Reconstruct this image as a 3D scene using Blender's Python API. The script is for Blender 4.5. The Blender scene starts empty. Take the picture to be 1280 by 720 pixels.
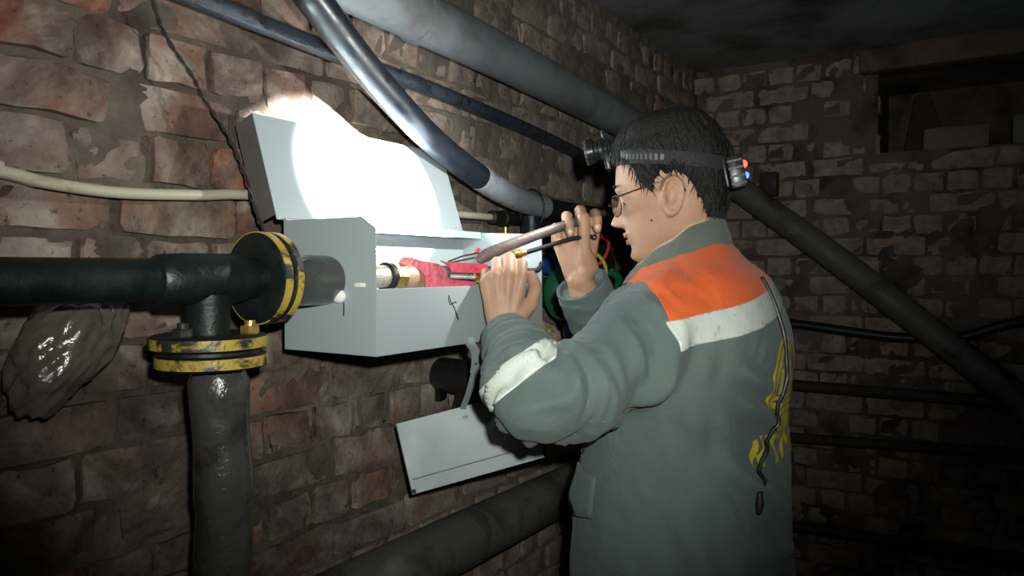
import bpy, bmesh, math, random
import numpy as np
from mathutils import Vector, Matrix, noise
from mathutils.bvhtree import BVHTree

random.seed(7); np.random.seed(7)
SC = bpy.context.scene
COL = SC.collection
V = Vector
R = math.radians

# ------------------------------------------------------------------ camera
H = 1.45
AZ, PITCH, FPX = R(32.4), R(-1.55), 924.0
cam_d = bpy.data.cameras.new('camera'); cam = bpy.data.objects.new('camera', cam_d); COL.objects.link(cam)
cam.location = (0, 0, H)
FW = V((math.cos(AZ) * math.cos(PITCH), math.sin(AZ) * math.cos(PITCH), math.sin(PITCH)))
RT = V((math.sin(AZ), -math.cos(AZ), 0)); UP = RT.cross(FW)
cam.rotation_euler = FW.to_track_quat('-Z', 'Y').to_euler()
cam_d.sensor_width = 36; cam_d.lens = 36 * FPX / 1280; cam_d.clip_start = .02
SC.camera = cam

# ------------------------------------------------------------------ world, exposure, hand torch of the photographer
w = bpy.data.worlds.new('world'); SC.world = w; w.use_nodes = True
w.node_tree.nodes['Background'].inputs[0].default_value = (.75, .85, 1, 1)
w.node_tree.nodes['Background'].inputs[1].default_value = .004
SC.view_settings.view_transform = 'Standard'; SC.view_settings.look = 'None'
SC.view_settings.gamma = 1; SC.view_settings.use_curve_mapping = False
SC.view_settings.exposure = 0.0

def spot(name, loc, aim, energy, size, blend, col=(1, 1, 1), radius=.01):
    l = bpy.data.lights.new(name, 'SPOT'); o = bpy.data.objects.new(name, l); COL.objects.link(o)
    o.location = loc; l.energy = energy; l.spot_size = R(size); l.spot_blend = blend
    l.color = col; l.shadow_soft_size = radius
    o.rotation_euler = (V(aim) - V(loc)).to_track_quat('-Z', 'Y').to_euler()
    return o
TORCH = V((0, 0, H)) + RT * .045 + UP * .065 - FW * .02
spot('camera_torch', TORCH, (1.165, .815, 1.71), 68, 85, 1.0, (.95, 1, .93), .012)

# ------------------------------------------------------------------ helpers
def tag(o, label=None, cat=None, group=None, kind=None):
    if label: o['label'] = label
    if cat: o['category'] = cat
    if group: o['group'] = group
    if kind: o['kind'] = kind
    return o

def empty(name, loc, label=None, cat=None, group=None, kind=None):
    o = bpy.data.objects.new(name, None); COL.objects.link(o); o.location = loc; o.empty_display_size = .05
    return tag(o, label, cat, group, kind)

def root_loc(o):
    p = V((0, 0, 0))
    while o is not None:
        p += o.location; o = o.parent
    return p

class MB:
    """collects vertices and faces (world coordinates)"""
    def __init__(s): s.v = []; s.f = []
    def add(s, vs, fs):
        k = len(s.v); s.v += [tuple(v) for v in vs]; s.f += [tuple(i + k for i in f) for f in fs]; return s
    def box(s, c, size, rot=None, bev=0):
        c = V(c); x, y, z = [a / 2 for a in size]; m = rot or Matrix.Identity(3)
        if bev <= 0:
            pts = [V((sx * x, sy * y, sz * z)) for sx in (-1, 1) for sy in (-1, 1) for sz in (-1, 1)]
            fs = [(0, 1, 3, 2), (4, 6, 7, 5), (0, 4, 5, 1), (2, 3, 7, 6), (0, 2, 6, 4), (1, 5, 7, 3)]
        else:
            bm = bmesh.new(); bmesh.ops.create_cube(bm, size=1)
            for v in bm.verts: v.co = V((v.co.x * 2 * x, v.co.y * 2 * y, v.co.z * 2 * z))
            bmesh.ops.bevel(bm, geom=bm.edges[:], offset=bev, segments=2, affect='EDGES', profile=.5)
            bm.verts.index_update(); pts = [v.co.copy() for v in bm.verts]; fs = [[v.index for v in f.verts] for f in bm.faces]; bm.free()
        return s.add([c + m @ p for p in pts], fs)
    def tube(s, pts, rad, n=14, cap='flat', ref=None):
        """rad: number, or one number / (a, b) for each point; ref: direction of the a axis"""
        pts = [V(p) for p in pts]; N = len(pts)
        if not hasattr(rad, '__len__'): rad = [rad] * N
        rad = [(r, r) if not hasattr(r, '__len__') else r for r in rad]
        tang = [(pts[min(i + 1, N - 1)] - pts[max(i - 1, 0)]).normalized() for i in range(N)]
        a = V(ref) if ref is not None else V((.31, .22, .93))
        rings = []
        A = None
        for i in range(N):
            t = tang[i]; src = V(ref) if ref is not None else (A if A is not None else a)
            A = src - t * src.dot(t)
            if A.length < 1e-6: A = t.orthogonal()
            A.normalize(); B = t.cross(A)
            rings.append((pts[i], A.copy(), B, t, rad[i]))
        if cap == 'round':
            def capr(r, sgn):
                p, A_, B_, t_, (ra, rb) = r; out = []
                for q in (80, 60, 40, 20):
                    e = R(q); out.append((p + t_ * sgn * math.sin(e) * (ra + rb) / 2, A_, B_, t_, (ra * math.cos(e), rb * math.cos(e))))
                return out
            rings = capr(rings[0], -1) + rings + capr(rings[-1], 1)[::-1]
        vs = []; fs = []
        for p, A_, B_, t_, (ra, rb) in rings:
            for k in range(n):
                th = 2 * math.pi * k / n; vs.append(p + A_ * math.cos(th) * ra + B_ * math.sin(th) * rb)
        M = len(rings)
        for i in range(M - 1):
            for k in range(n):
                k2 = (k + 1) % n; fs.append((i * n + k, i * n + k2, (i + 1) * n + k2, (i + 1) * n + k))
        if cap: fs.append(tuple(range(n - 1, -1, -1))); fs.append(tuple((M - 1) * n + k for k in range(n)))
        return s.add(vs, fs)
    def lathe(s, o, axis, prof, n=32, cap=True):
        """prof: (distance along axis, radius)"""
        o = V(o); t = V(axis).normalized(); A = t.orthogonal().normalized(); B = t.cross(A); vs = []; fs = []
        for h, r in prof:
            for k in range(n):
                th = 2 * math.pi * k / n; vs.append(o + t * h + (A * math.cos(th) + B * math.sin(th)) * r)
        M = len(prof)
        for i in range(M - 1):
            for k in range(n):
                k2 = (k + 1) % n; fs.append((i * n + k, i * n + k2, (i + 1) * n + k2, (i + 1) * n + k))
        if cap: fs.append(tuple(range(n - 1, -1, -1))); fs.append(tuple((M - 1) * n + k for k in range(n)))
        return s.add(vs, fs)
    def prism(s, poly, o, ax, ay, th):
        """2-D outline in the plane o + x*ax + y*ay, thickness th along ax x ay, centred"""
        o = V(o); ax = V(ax); ay = V(ay); n = ax.cross(ay).normalized(); m = len(poly)
        vs = [o + ax * x + ay * y + n * th / 2 for x, y in poly] + [o + ax * x + ay * y - n * th / 2 for x, y in poly]
        fs = [tuple(range(m)), tuple(range(2 * m - 1, m - 1, -1))] + [(i, i + m, (i + 1) % m + m, (i + 1) % m) for i in range(m)]
        return s.add(vs, fs)
    def ball(s, c, r, rot=None, n=16, m=10):
        c = V(c); r = r if hasattr(r, '__len__') else (r, r, r); q = rot or Matrix.Identity(3); vs = []; fs = []
        for i in range(m + 1):
            ph = math.pi * (i + .02) / (m + .04)
            for k in range(n):
                th = 2 * math.pi * k / n
                vs.append(c + q @ V((r[0] * math.sin(ph) * math.cos(th), r[1] * math.sin(ph) * math.sin(th), r[2] * math.cos(ph))))
        for i in range(m):
            for k in range(n):
                k2 = (k + 1) % n; fs.append((i * n + k, (i + 1) * n + k, (i + 1) * n + k2, i * n + k2))
        fs.append(tuple(range(n))); fs.append(tuple(m * n + k for k in range(n - 1, -1, -1)))
        return s.add(vs, fs)
    def mesh(s, name, off=V((0, 0, 0)), smooth=True, angle=40):
        me = bpy.data.meshes.new(name); me.from_pydata([tuple(V(v) - off) for v in s.v], [], s.f); me.update()
        finish(me, smooth, angle)
        return me
    def build(s, name, mat, parent=None, loc=None, smooth=True, angle=40, **kw):
        off = root_loc(parent) if parent else (V(loc) if loc is not None else base_of(s.v))
        o = bpy.data.objects.new(name, s.mesh(name, off, smooth, angle)); COL.objects.link(o)
        if parent: o.parent = parent
        else: o.location = off
        o.data.materials.append(MATS[mat] if isinstance(mat, str) else mat)
        return tag(o, **kw)

def finish(me, smooth=True, angle=40):
    bm = bmesh.new(); bm.from_mesh(me); bmesh.ops.recalc_face_normals(bm, faces=bm.faces[:])
    if smooth:
        lim = R(angle)
        for f in bm.faces: f.smooth = True
        for e in bm.edges:
            e.smooth = not (len(e.link_faces) == 2 and e.calc_face_angle(0) > lim)
    bm.to_mesh(me); bm.free()

def base_of(vs):
    a = np.array(vs); return V((float(a[:, 0].mean()), float(a[:, 1].mean()), float(a[:, 2].min())))

def mesh_obj(name, me, mat, parent, **kw):
    """me is in world coordinates"""
    off = root_loc(parent); me.transform(Matrix.Translation(-off))
    o = bpy.data.objects.new(name, me); COL.objects.link(o); o.parent = parent
    me.materials.clear(); me.materials.append(MATS[mat])
    return tag(o, **kw)

def spline(pts, per=8):
    """Catmull-Rom; rows may carry extra columns (radii)"""
    P = [np.array(p, float) for p in pts]; P = [2 * P[0] - P[1]] + P + [2 * P[-1] - P[-2]]; out = []
    for i in range(1, len(P) - 2):
        for k in range(per):
            t = k / per; a, b, c, d = P[i - 1:i + 3]
            out.append(.5 * (2 * b + (c - a) * t + (2 * a - 5 * b + 4 * c - d) * t * t + (3 * b - 3 * c + d - a) * t ** 3))
    out.append(P[-2]); return np.array(out)

def pipe(pts, r, per=8, n=16, cap='flat'):
    q = spline(pts, per); return MB().tube(q[:, :3], r, n, cap)

def sm(a, b, x):
    t = min(1, max(0, (x - a) / (b - a))); return t * t * (3 - 2 * t)

# ------------------------------------------------------------------ materials
MATS = {}
class NT:
    def __init__(s, name):
        m = bpy.data.materials.new(name); m.use_nodes = True; s.m = m; s.t = m.node_tree; s.b = s.t.nodes['Principled BSDF']; MATS[name] = m
        s.g = s.t.nodes.new('ShaderNodeNewGeometry'); s.tc = s.t.nodes.new('ShaderNodeTexCoord')
    def n(s, kind, **kw):
        x = s.t.nodes.new(kind)
        for k, v in kw.items():
            if k in x.inputs: s.set(x, k, v)
            else: setattr(x, k, v)
        return x
    def set(s, node, inp, v):
        if hasattr(v, 'is_output'): s.t.links.new(v, node.inputs[inp])
        else: node.inputs[inp].default_value = v
    def noise(s, scale, detail=4, rough=.55, co=None, dist=0):
        x = s.n('ShaderNodeTexNoise'); x.inputs['Scale'].default_value = scale; x.inputs['Detail'].default_value = detail
        x.inputs['Roughness'].default_value = rough; x.inputs['Distortion'].default_value = dist
        s.t.links.new(co or s.g.outputs['Position'], x.inputs['Vector']); return x.outputs['Fac']
    def ramp(s, fac, stops):
        x = s.n('ShaderNodeValToRGB'); e = x.color_ramp.elements
        while len(e) < len(stops): e.new(.5)
        for i, (p, c) in enumerate(stops): e[i].position = p; e[i].color = (*c, 1) if len(c) == 3 else c
        s.t.links.new(fac, x.inputs[0]); return x.outputs['Color']
    def mix(s, fac, a, b, mode='MIX'):
        x = s.n('ShaderNodeMix', data_type='RGBA', blend_type=mode)
        s.set(x, 0, fac); s.set(x, 6, a if hasattr(a, 'is_output') else (*a, 1)); s.set(x, 7, b if hasattr(b, 'is_output') else (*b, 1))
        return x.outputs[2]
    def bump(s, h, strength=.4, dist=.01, normal=None):
        x = s.n('ShaderNodeBump'); x.inputs['Strength'].default_value = strength; x.inputs['Distance'].default_value = dist
        s.t.links.new(h, x.inputs['Height'])
        if normal: s.t.links.new(normal, x.inputs['Normal'])
        s.t.links.new(x.outputs[0], s.b.inputs['Normal']); return x.outputs[0]

def g(c): return tuple((x / 12.92 if x <= .04045 else ((x + .055) / 1.055) ** 2.4) for x in [v / 255 for v in c])

def simple(name, col, rough=.5, metal=0, var=.25, scale=30, bump=.15, bscale=120, dirt=None, dirt_at=(.5, .65), dscale=14, coat=0, spec=.5, rvar=.15):
    n = NT(name); c = g(col)
    f = n.noise(scale, 5)
    base = n.mix(f, tuple(x * (1 - var) for x in c), tuple(min(1, x * (1 + var)) for x in c))
    if dirt is not None:
        d = n.ramp(n.noise(dscale, 7, .62, dist=.4), [(dirt_at[0], (0, 0, 0)), (dirt_at[1], (1, 1, 1))])
        base = n.mix(d, base, g(dirt))
    n.set(n.b, 'Base Color', base); n.set(n.b, 'Metallic', metal); n.set(n.b, 'Specular IOR Level', spec)
    r = n.ramp(n.noise(scale * 1.7, 4), [(.3, (max(0, rough - rvar),) * 3), (.7, (min(1, rough + rvar),) * 3)])
    n.set(n.b, 'Roughness', r)
    if coat: n.set(n.b, 'Coat Weight', coat)
    if bump: n.bump(n.noise(bscale, 5, .6), bump, .004)
    return n

def emission(name, col, s):
    n = NT(name); n.set(n.b, 'Base Color', (*col, 1)); n.set(n.b, 'Emission Color', (*col, 1)); n.set(n.b, 'Emission Strength', s)

def brick_material(name, wash=(.50, .66), gain=1.0):
    n = NT(name)
    oi = n.n('ShaderNodeObjectInfo')
    rnd = oi.outputs['Random']
    c0 = n.ramp(rnd, [(0, g((112, 86, 74))), (.2, g((140, 106, 90))), (.42, g((132, 112, 98))), (.6, g((146, 112, 92))), (.78, g((104, 88, 80))), (.91, g((176, 100, 70))), (.97, g((66, 62, 60))), (1, g((140, 108, 90)))])
    # per piece offset so that neighbours differ
    f = n.noise(9, 6, .6)
    c1 = n.mix(n.ramp(f, [(.35, (0, 0, 0)), (.7, (1, 1, 1))]), c0, n.mix(.55, c0, g((60, 44, 38))))
    f2 = n.noise(7.3, 7, .66, dist=.5)
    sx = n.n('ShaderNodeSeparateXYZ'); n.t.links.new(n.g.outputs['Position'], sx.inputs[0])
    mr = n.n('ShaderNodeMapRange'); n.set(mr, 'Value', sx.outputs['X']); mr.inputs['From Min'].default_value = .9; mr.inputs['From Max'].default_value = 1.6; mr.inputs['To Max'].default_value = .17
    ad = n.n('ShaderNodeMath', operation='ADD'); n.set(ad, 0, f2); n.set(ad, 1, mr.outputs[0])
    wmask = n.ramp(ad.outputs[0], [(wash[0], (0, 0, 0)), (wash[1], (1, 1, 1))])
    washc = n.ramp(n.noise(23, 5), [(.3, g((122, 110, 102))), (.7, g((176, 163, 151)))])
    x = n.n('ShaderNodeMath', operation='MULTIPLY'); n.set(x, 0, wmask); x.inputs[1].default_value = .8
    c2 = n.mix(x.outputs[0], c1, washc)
    sb = n.n('ShaderNodeMath', operation='SUBTRACT'); n.set(sb, 0, n.noise(4.3, 7, .68, dist=.6)); n.set(sb, 1, mr.outputs[0])  # soot thins along X, putting some of the lid's bounce light into the colour
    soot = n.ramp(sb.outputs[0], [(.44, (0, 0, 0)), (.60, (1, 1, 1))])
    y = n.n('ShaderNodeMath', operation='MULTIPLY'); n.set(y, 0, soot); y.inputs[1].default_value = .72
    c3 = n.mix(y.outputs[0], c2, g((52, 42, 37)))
    pits = n.ramp(n.noise(75, 4, .7), [(.60, (1, 1, 1)), (.70, (.35, .3, .28))])
    c4 = n.mix(1.0, c3, pits, 'MULTIPLY')
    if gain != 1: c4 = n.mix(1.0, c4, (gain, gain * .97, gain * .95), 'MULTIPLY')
    n.set(n.b, 'Base Color', c4); n.set(n.b, 'Roughness', .92); n.set(n.b, 'Specular IOR Level', .25)
    h1 = n.noise(55, 8, .68); h2 = n.noise(18, 4, .6)
    b1 = n.bump(h2, .55, .012); n.bump(h1, .7, .006, b1)
    return n
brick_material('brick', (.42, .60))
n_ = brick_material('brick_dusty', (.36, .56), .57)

n = NT('mortar')
c = n.ramp(n.noise(6, 7, .65), [(.3, g((62, 53, 46))), (.55, g((106, 95, 83))), (.75, g((146, 136, 120)))])
c = n.mix(n.ramp(n.noise(2.7, 4), [(.45, (0, 0, 0)), (.7, (.7, .7, .7))]), c, g((58, 46, 40)))
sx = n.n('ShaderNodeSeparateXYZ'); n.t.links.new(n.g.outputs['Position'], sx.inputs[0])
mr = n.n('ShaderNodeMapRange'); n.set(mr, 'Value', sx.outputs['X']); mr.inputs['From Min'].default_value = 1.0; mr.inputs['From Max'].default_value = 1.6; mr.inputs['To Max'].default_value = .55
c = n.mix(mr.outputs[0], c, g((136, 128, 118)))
n.set(n.b, 'Base Color', c); n.set(n.b, 'Roughness', .95); n.set(n.b, 'Specular IOR Level', .2)
b1 = n.bump(n.noise(30, 6, .65), .7, .012); n.bump(n.noise(110, 5, .7), .7, .005, b1)

simple('mortar_dark', (104, 91, 85), .95, var=.3, scale=7, bump=.6, bscale=40, dirt=(50, 42, 38), dirt_at=(.45, .65), dscale=5)
simple('concrete', (128, 128, 132), .9, var=.3, scale=4, bump=.5, bscale=40, dirt=(60, 56, 54), dirt_at=(.45, .7), dscale=3)
simple('earth', (60, 52, 44), .95, var=.4, scale=9, bump=.8, bscale=30)
simple('dark_blue_paint', (48, 54, 66), .45, var=.35, scale=40, bump=.6, bscale=160, dirt=(22, 24, 30), dscale=30, coat=.2)
simple('grey_paint_pipe', (120, 124, 128), .45, var=.12, scale=8, bump=.12, bscale=60, dirt=(84, 80, 76), dirt_at=(.52, .75), dscale=6)
simple('black_hose', (26, 30, 38), .42, var=.2, scale=20, bump=.06, bscale=90)
simple('worn_steel', (196, 200, 208), .34, metal=.55, var=.2, scale=30, bump=.3, bscale=90, dirt=(70, 74, 84), dirt_at=(.56, .66), dscale=22)
simple('white_plastic_pipe', (178, 168, 150), .5, var=.12, scale=14, bump=.08, dirt=(120, 104, 86), dirt_at=(.55, .75))
simple('wire_brown', (44, 36, 33), .55, var=.3)
simple('green_paint', (11, 19, 18), .5, var=.35, scale=14, bump=.4, bscale=70, dirt=(20, 24, 25), dirt_at=(.5, .65))
simple('yellow_paint', (168, 142, 56), .5, var=.18, scale=24, bump=.3, dirt=(40, 38, 32), dirt_at=(.47, .53), dscale=17)
simple('black_tape', (64, 62, 62), .22, var=.3, scale=26, bump=.8, bscale=46, coat=.5, dirt=(40, 37, 38), dscale=12)
simple('brass', (214, 178, 96), .28, metal=.85, var=.2, scale=50, bump=.2, dirt=(130, 96, 50), dirt_at=(.55, .7), dscale=40)
simple('dark_steel', (48, 46, 46), .5, metal=.5, var=.3, bump=.4)
simple('box_paint', (154, 164, 166), .42, var=.03, scale=3, bump=.03, bscale=60, dirt=(160, 166, 162), dirt_at=(.66, .82), dscale=10)
simple('grey_flange', (92, 88, 88), .6, var=.2)
simple('black_ink', (30, 34, 44), .6, var=.1, bump=0)
simple('pink_ink', (214, 70, 120), .6, var=.1, bump=0)
simple('white_foam', (228, 228, 222), .8, var=.06, bump=.4)
simple('red_enamel', (190, 38, 66), .32, var=.12, scale=40, bump=.15, dirt=(120, 30, 46), dirt_at=(.6, .72), coat=.3)
simple('lever_steel', (86, 75, 71), .55, metal=.2, var=.25, scale=60, bump=.35, dirt=(82, 66, 62), dirt_at=(.5, .65), dscale=34)
simple('fitting_steel', (214, 204, 190), .35, metal=.5, var=.15, scale=50, bump=.3)
simple('copper_pink', (206, 164, 140), .42, metal=.4, var=.2, scale=60, bump=.3)
simple('black_rubber', (24, 24, 26), .5, var=.2)
simple('black_iron', (30, 31, 34), .42, var=.3, bump=.5, bscale=60)
simple('green_valve', (26, 92, 66), .45, var=.25, bump=.3)
simple('blue_plastic', (34, 84, 150), .45, var=.15)
simple('yellow_plastic', (206, 186, 60), .45, var=.1)
simple('red_plastic', (184, 44, 62), .45, var=.1)
simple('expanding_foam', (176, 160, 128), .9, var=.25, scale=40, bump=.9, bscale=60)
simple('old_pipe', (92, 92, 88), .62, var=.2, scale=12, bump=.4, bscale=50, dirt=(58, 54, 50), dscale=8)
simple('rusty_dark', (50, 44, 42), .7, var=.3, scale=12, bump=.4)
simple('film_wrap', (90, 84, 74), .2, var=.3, scale=12, bump=1.0, bscale=26, coat=.7, dirt=(86, 78, 68), dscale=9)
simple('dark_red_cloth', (62, 36, 34), .9, var=.2)
simple('ceramic_block', (120, 112, 104), .9, var=.25, bump=.5)
simple('lamp_black', (34, 34, 37), .35, var=.2, bump=.1)
simple('lamp_chrome', (190, 192, 198), .2, metal=.9, var=.1, bump=0)
simple('strap_elastic', (38, 38, 40), .75, var=.3, scale=120, bump=.5, bscale=300)
simple('strap_print', (88, 88, 90), .6, var=.3)
simple('glasses_frame', (46, 36, 34), .35, metal=.3, var=.1, bump=0)
simple('mole_brown', (84, 52, 40), .6, bump=0)
simple('nail', (206, 166, 146), .3, var=.05, bump=0)
simple('eye_white', (226, 220, 214), .2, var=.03, bump=0)
simple('iris_dark', (36, 24, 20), .15, bump=0)
simple('lip', (176, 112, 100), .5, var=.08, bump=.1)
simple('trousers', (58, 68, 68), .9, var=.12, scale=9, bump=.3, bscale=260)
simple('boot', (34, 32, 32), .6)
simple('beige_fleece', (186, 164, 128), .95, var=.1, scale=60, bump=.6, bscale=220)
simple('reflective_tape', (206, 212, 204), .35, var=.05, scale=30, bump=.2, bscale=140, dirt=(120, 124, 116), dirt_at=(.62, .74), dscale=40)
simple('emblem_yellow', (212, 190, 62), .7, var=.08, scale=40, bump=.15)
simple('stitch', (120, 126, 122), .9, bump=0)
emission('led_red', (1, .05, .04), 5); emission('led_blue', (.04, .09, 1), 6)
emission('lamp_bulb', (.95, 1, .97), 3)

def fabric(name, col, dark):
    n = NT(name)
    c = n.mix(n.ramp(n.noise(5, 6, .6), [(.3, (0, 0, 0)), (.75, (1, 1, 1))]), g(col), g(dark))
    c = n.mix(n.ramp(n.noise(14, 7, .7), [(.56, (0, 0, 0)), (.8, (.35, .35, .35))]), c, tuple(x * .7 for x in g(col)))
    n.set(n.b, 'Base Color', c); n.set(n.b, 'Roughness', .88); n.set(n.b, 'Specular IOR Level', .25)
    n.set(n.b, 'Sheen Weight', .12)
    b1 = n.bump(n.noise(22, 5, .6, dist=1.2), .28, .012); n.bump(n.noise(420, 2, .5), .25, .002, b1)
fabric('jacket_grey', (98, 112, 108), (84, 98, 98))
fabric('jacket_orange', (224, 100, 50), (212, 90, 42))
fabric('collar_grey', (100, 104, 96), (84, 88, 82))

n = NT('skin')
c = n.mix(n.ramp(n.noise(16, 5), [(.3, (0, 0, 0)), (.7, (1, 1, 1))]), g((180, 143, 119)), g((168, 128, 104)))
c = n.mix(n.ramp(n.noise(90, 3), [(.5, (0, 0, 0)), (.8, (.25, .25, .25))]), c, g((150, 96, 76)))
n.set(n.b, 'Base Color', c); n.set(n.b, 'Roughness', .5); n.set(n.b, 'Specular IOR Level', .35)
n.set(n.b, 'Subsurface Weight', .08); n.set(n.b, 'Subsurface Radius', (.01, .004, .002)); n.set(n.b, 'Subsurface Scale', .3)
n.bump(n.noise(260, 4, .6), .12, .002)

n = NT('hair')
n.set(n.b, 'Base Color', n.mix(n.noise(140, 3), (.003, .0027, .0027), (.011, .0095, .009))); n.set(n.b, 'Roughness', .55)
n.bump(n.noise(220, 4, .7), .8, .004)

n = NT('lens_glass')
n.set(n.b, 'Base Color', (.95, .95, .93, 1)); n.set(n.b, 'Roughness', .03); n.set(n.b, 'Transmission Weight', 1); n.set(n.b, 'IOR', 1.3)

# ------------------------------------------------------------------ room shell
WALL_Y, BACK_X, CEIL, X_MIN, Y_MIN = 1.07, 3.2, 2.31, -1.1, -1.7

def proj(p):
    v = V(p) - V((0, 0, H)); d = v.dot(FW)
    if d < .05: return None
    return 640 + FPX * v.dot(RT) / d, 360 - FPX * v.dot(UP) / d, d

def nz(p, s, k=0): return noise.noise(V((p[0] * s + k * 7.3, p[1] * s + k * 3.1, p[2] * s + k * 1.7)))

def mortar_sheet(name, origin, ax, az, L, Hh, normal, step, hole=None, depth=.011):
    """uneven mortar bed behind the bricks"""
    nx, nzz = int(L / step), int(Hh / step); o = V(origin); ax = V(ax); nrm = V(normal); vs = []; fs = []; idx = {}
    for j in range(nzz + 1):
        for i in range(nx + 1):
            x, z = i * L / nx, j * Hh / nzz; p = o + ax * x + V((0, 0, 1)) * z
            d = -depth + .008 * nz(p, 9) + .006 * nz(p, 31, 1) + .004 * nz(p, 70, 2)
            if abs(nrm.y) > .5: d -= .008 * sm(1.1, 1.5, p.x) * sm(1.42, 1.56, p.z)      # old plaster left on the joints
            vs.append(p + nrm * min(d, -.001))
    for j in range(nzz):
        for i in range(nx):
            x, z = (i + .5) * L / nx, (j + .5) * Hh / nzz
            if hole and hole[0] < x < hole[1] and hole[2] < z < hole[3]: continue
            a = j * (nx + 1) + i; fs.append((a, a + 1, a + nx + 2, a + nx + 1))
    m = MB(); m.v = [tuple(v) for v in vs]; m.f = fs
    return m

def brick_mesh(name, seed, L, h=.0685, dep=.05):
    """worn brick: front towards -Y, unit sized in metres, about 50 triangles"""
    rnd = random.Random(seed); nx, nz_ = (5, 3) if L > .15 else (4, 3); vs = []; fs = []
    for j in range(nz_ + 1):
        for i in range(nx + 1):
            edge = i in (0, nx) or j in (0, nz_); corner = i in (0, nx) and j in (0, nz_)
            u = i / nx; v = j / nz_
            if 0 < i < nx: u = (u - .5) * (1.0 if nx < 5 else 1.12) + .5
            if 0 < j < nz_: v = (v - .5) * 1.9 + .5
            if 0 < i < nx and i in (1, nx - 1): u = .06 if i == 1 else .94
            y = rnd.uniform(0, .0035) if not edge else rnd.uniform(.001, .007)
            if corner: y = rnd.uniform(.003, .012)
            if rnd.random() < .10: y += rnd.uniform(.006, .016)
            px = (u - .5) * L + rnd.uniform(-1, 1) * (.004 if edge else .003); pz = (v - .5) * h + rnd.uniform(-1, 1) * (.0035 if edge else .002)
            if corner: px *= 1 - .003 / (L / 2); pz *= rnd.uniform(.86, .98)
            vs.append((px, y, pz))
    W_ = nx + 1
    for j in range(nz_):
        for i in range(nx): a = j * W_ + i; fs.append((a, a + 1, a + W_ + 1, a + W_))
    ring = [i for i in range(nx + 1)] + [j * W_ + nx for j in range(1, nz_ + 1)] + [nz_ * W_ + i for i in range(nx - 1, -1, -1)] + [j * W_ for j in range(nz_ - 1, 0, -1)]
    k = len(vs); vs += [(vs[i][0], dep, vs[i][2]) for i in ring]; m = len(ring)
    for q in range(m): fs.append((ring[q], k + q, k + (q + 1) % m, ring[(q + 1) % m]))
    me = bpy.data.meshes.new(name); me.from_pydata(vs, [], fs); me.update(); finish(me, True, 32); return me

STRETCH = [brick_mesh('brick_stretcher', 100 + i, .202) for i in range(9)]
HEAD = [brick_mesh('brick_header', 200 + i, .098) for i in range(9)]
COURSE, Z0 = .0785, (H + .285) - 22 * .0785

def lay_bricks(wall, along, face, normal_rot, start, end, head_at, stretch_at, rects_out, mat, limit=300):
    """English bond: a course of headers, then one of stretchers"""
    items = []
    rnd = random.Random(5); k = 0; z = Z0
    while z + COURSE / 2 < CEIL - .01:
        zc = z + COURSE / 2
        if zc > .03:
            header = (k % 2 == 0) == True
            header = (22 - k) % 2 == 0
            pitch = .108 if header else .214; a0 = head_at if header else stretch_at
            x = a0 - math.ceil((a0 - start) / pitch) * pitch
            while x < end:
                c = x + pitch / 2
                if c - pitch * .3 > start and c + pitch * .3 < end and not any(r[0] < c < r[1] and r[2] < zc < r[3] for r in rects_out):
                    items.append((c, zc, header))
                x += pitch
        z += COURSE; k += 1
    rows = []
    for c, zc, header in items:
        p = face(c); q = proj((p[0], p[1], zc)); vis = q is not None and -40 < q[0] < 1320 and -40 < q[1] < 760
        rows.append((0 if vis else 1, q[2] if q else 9, c, zc, header))
    rows.sort()
    rest = MB()
    for i, (hid, d, c, zc, header) in enumerate(rows):
        me = rnd.choice(HEAD if header else STRETCH)
        p = face(c); out = rnd.choice((0, 0, 0, .003, -.003, .006, -.008, -.004))
        sag = .006 * nz((c, 0, zc), 1.7, 3)
        loc = V((p[0], p[1], zc + sag)) + normal_rot @ V((0, -out, 0))
        flip = rnd.random() < .5
        rot = normal_rot @ Matrix.Rotation(math.pi if flip else 0, 3, 'Y') @ Matrix.Rotation(R(rnd.uniform(-1.6, 1.6)), 3, 'Y') @ Matrix.Rotation(R(rnd.uniform(-1.5, 1.5)), 3, 'Z')
        scl = V((rnd.uniform(.93, 1.04), 1, rnd.uniform(.92, 1.06)))
        if not hid and i < limit:
            o = bpy.data.objects.new('brick', me); COL.objects.link(o); o.parent = wall
            o.location = loc - wall.location; o.rotation_euler = rot.to_euler(); o.scale = scl
            if not me.materials: me.materials.append(MATS[mat])
        else:
            rest.add([loc + rot @ V((v.co.x * scl.x, v.co.y, v.co.z * scl.z)) for v in me.vertices], [tuple(f.vertices) for f in me.polygons])
    if rest.v: rest.build('further_bricks', mat, wall, angle=60, kind='stuff')

m = mortar_sheet('wall_left', (X_MIN, WALL_Y, 0), (1, 0, 0), None, BACK_X - X_MIN, CEIL, (0, 1, 0), .013)
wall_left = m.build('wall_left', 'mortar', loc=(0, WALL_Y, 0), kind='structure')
# mortar lies behind the brick faces: the sheet normal points into the wall, so push it inwards
wall_left.location.y = WALL_Y + .024
wl = wall_left
lay_bricks(wl, None, lambda c: (c, WALL_Y), Matrix.Identity(3), X_MIN, BACK_X, .549, .603, [], 'brick')

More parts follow.
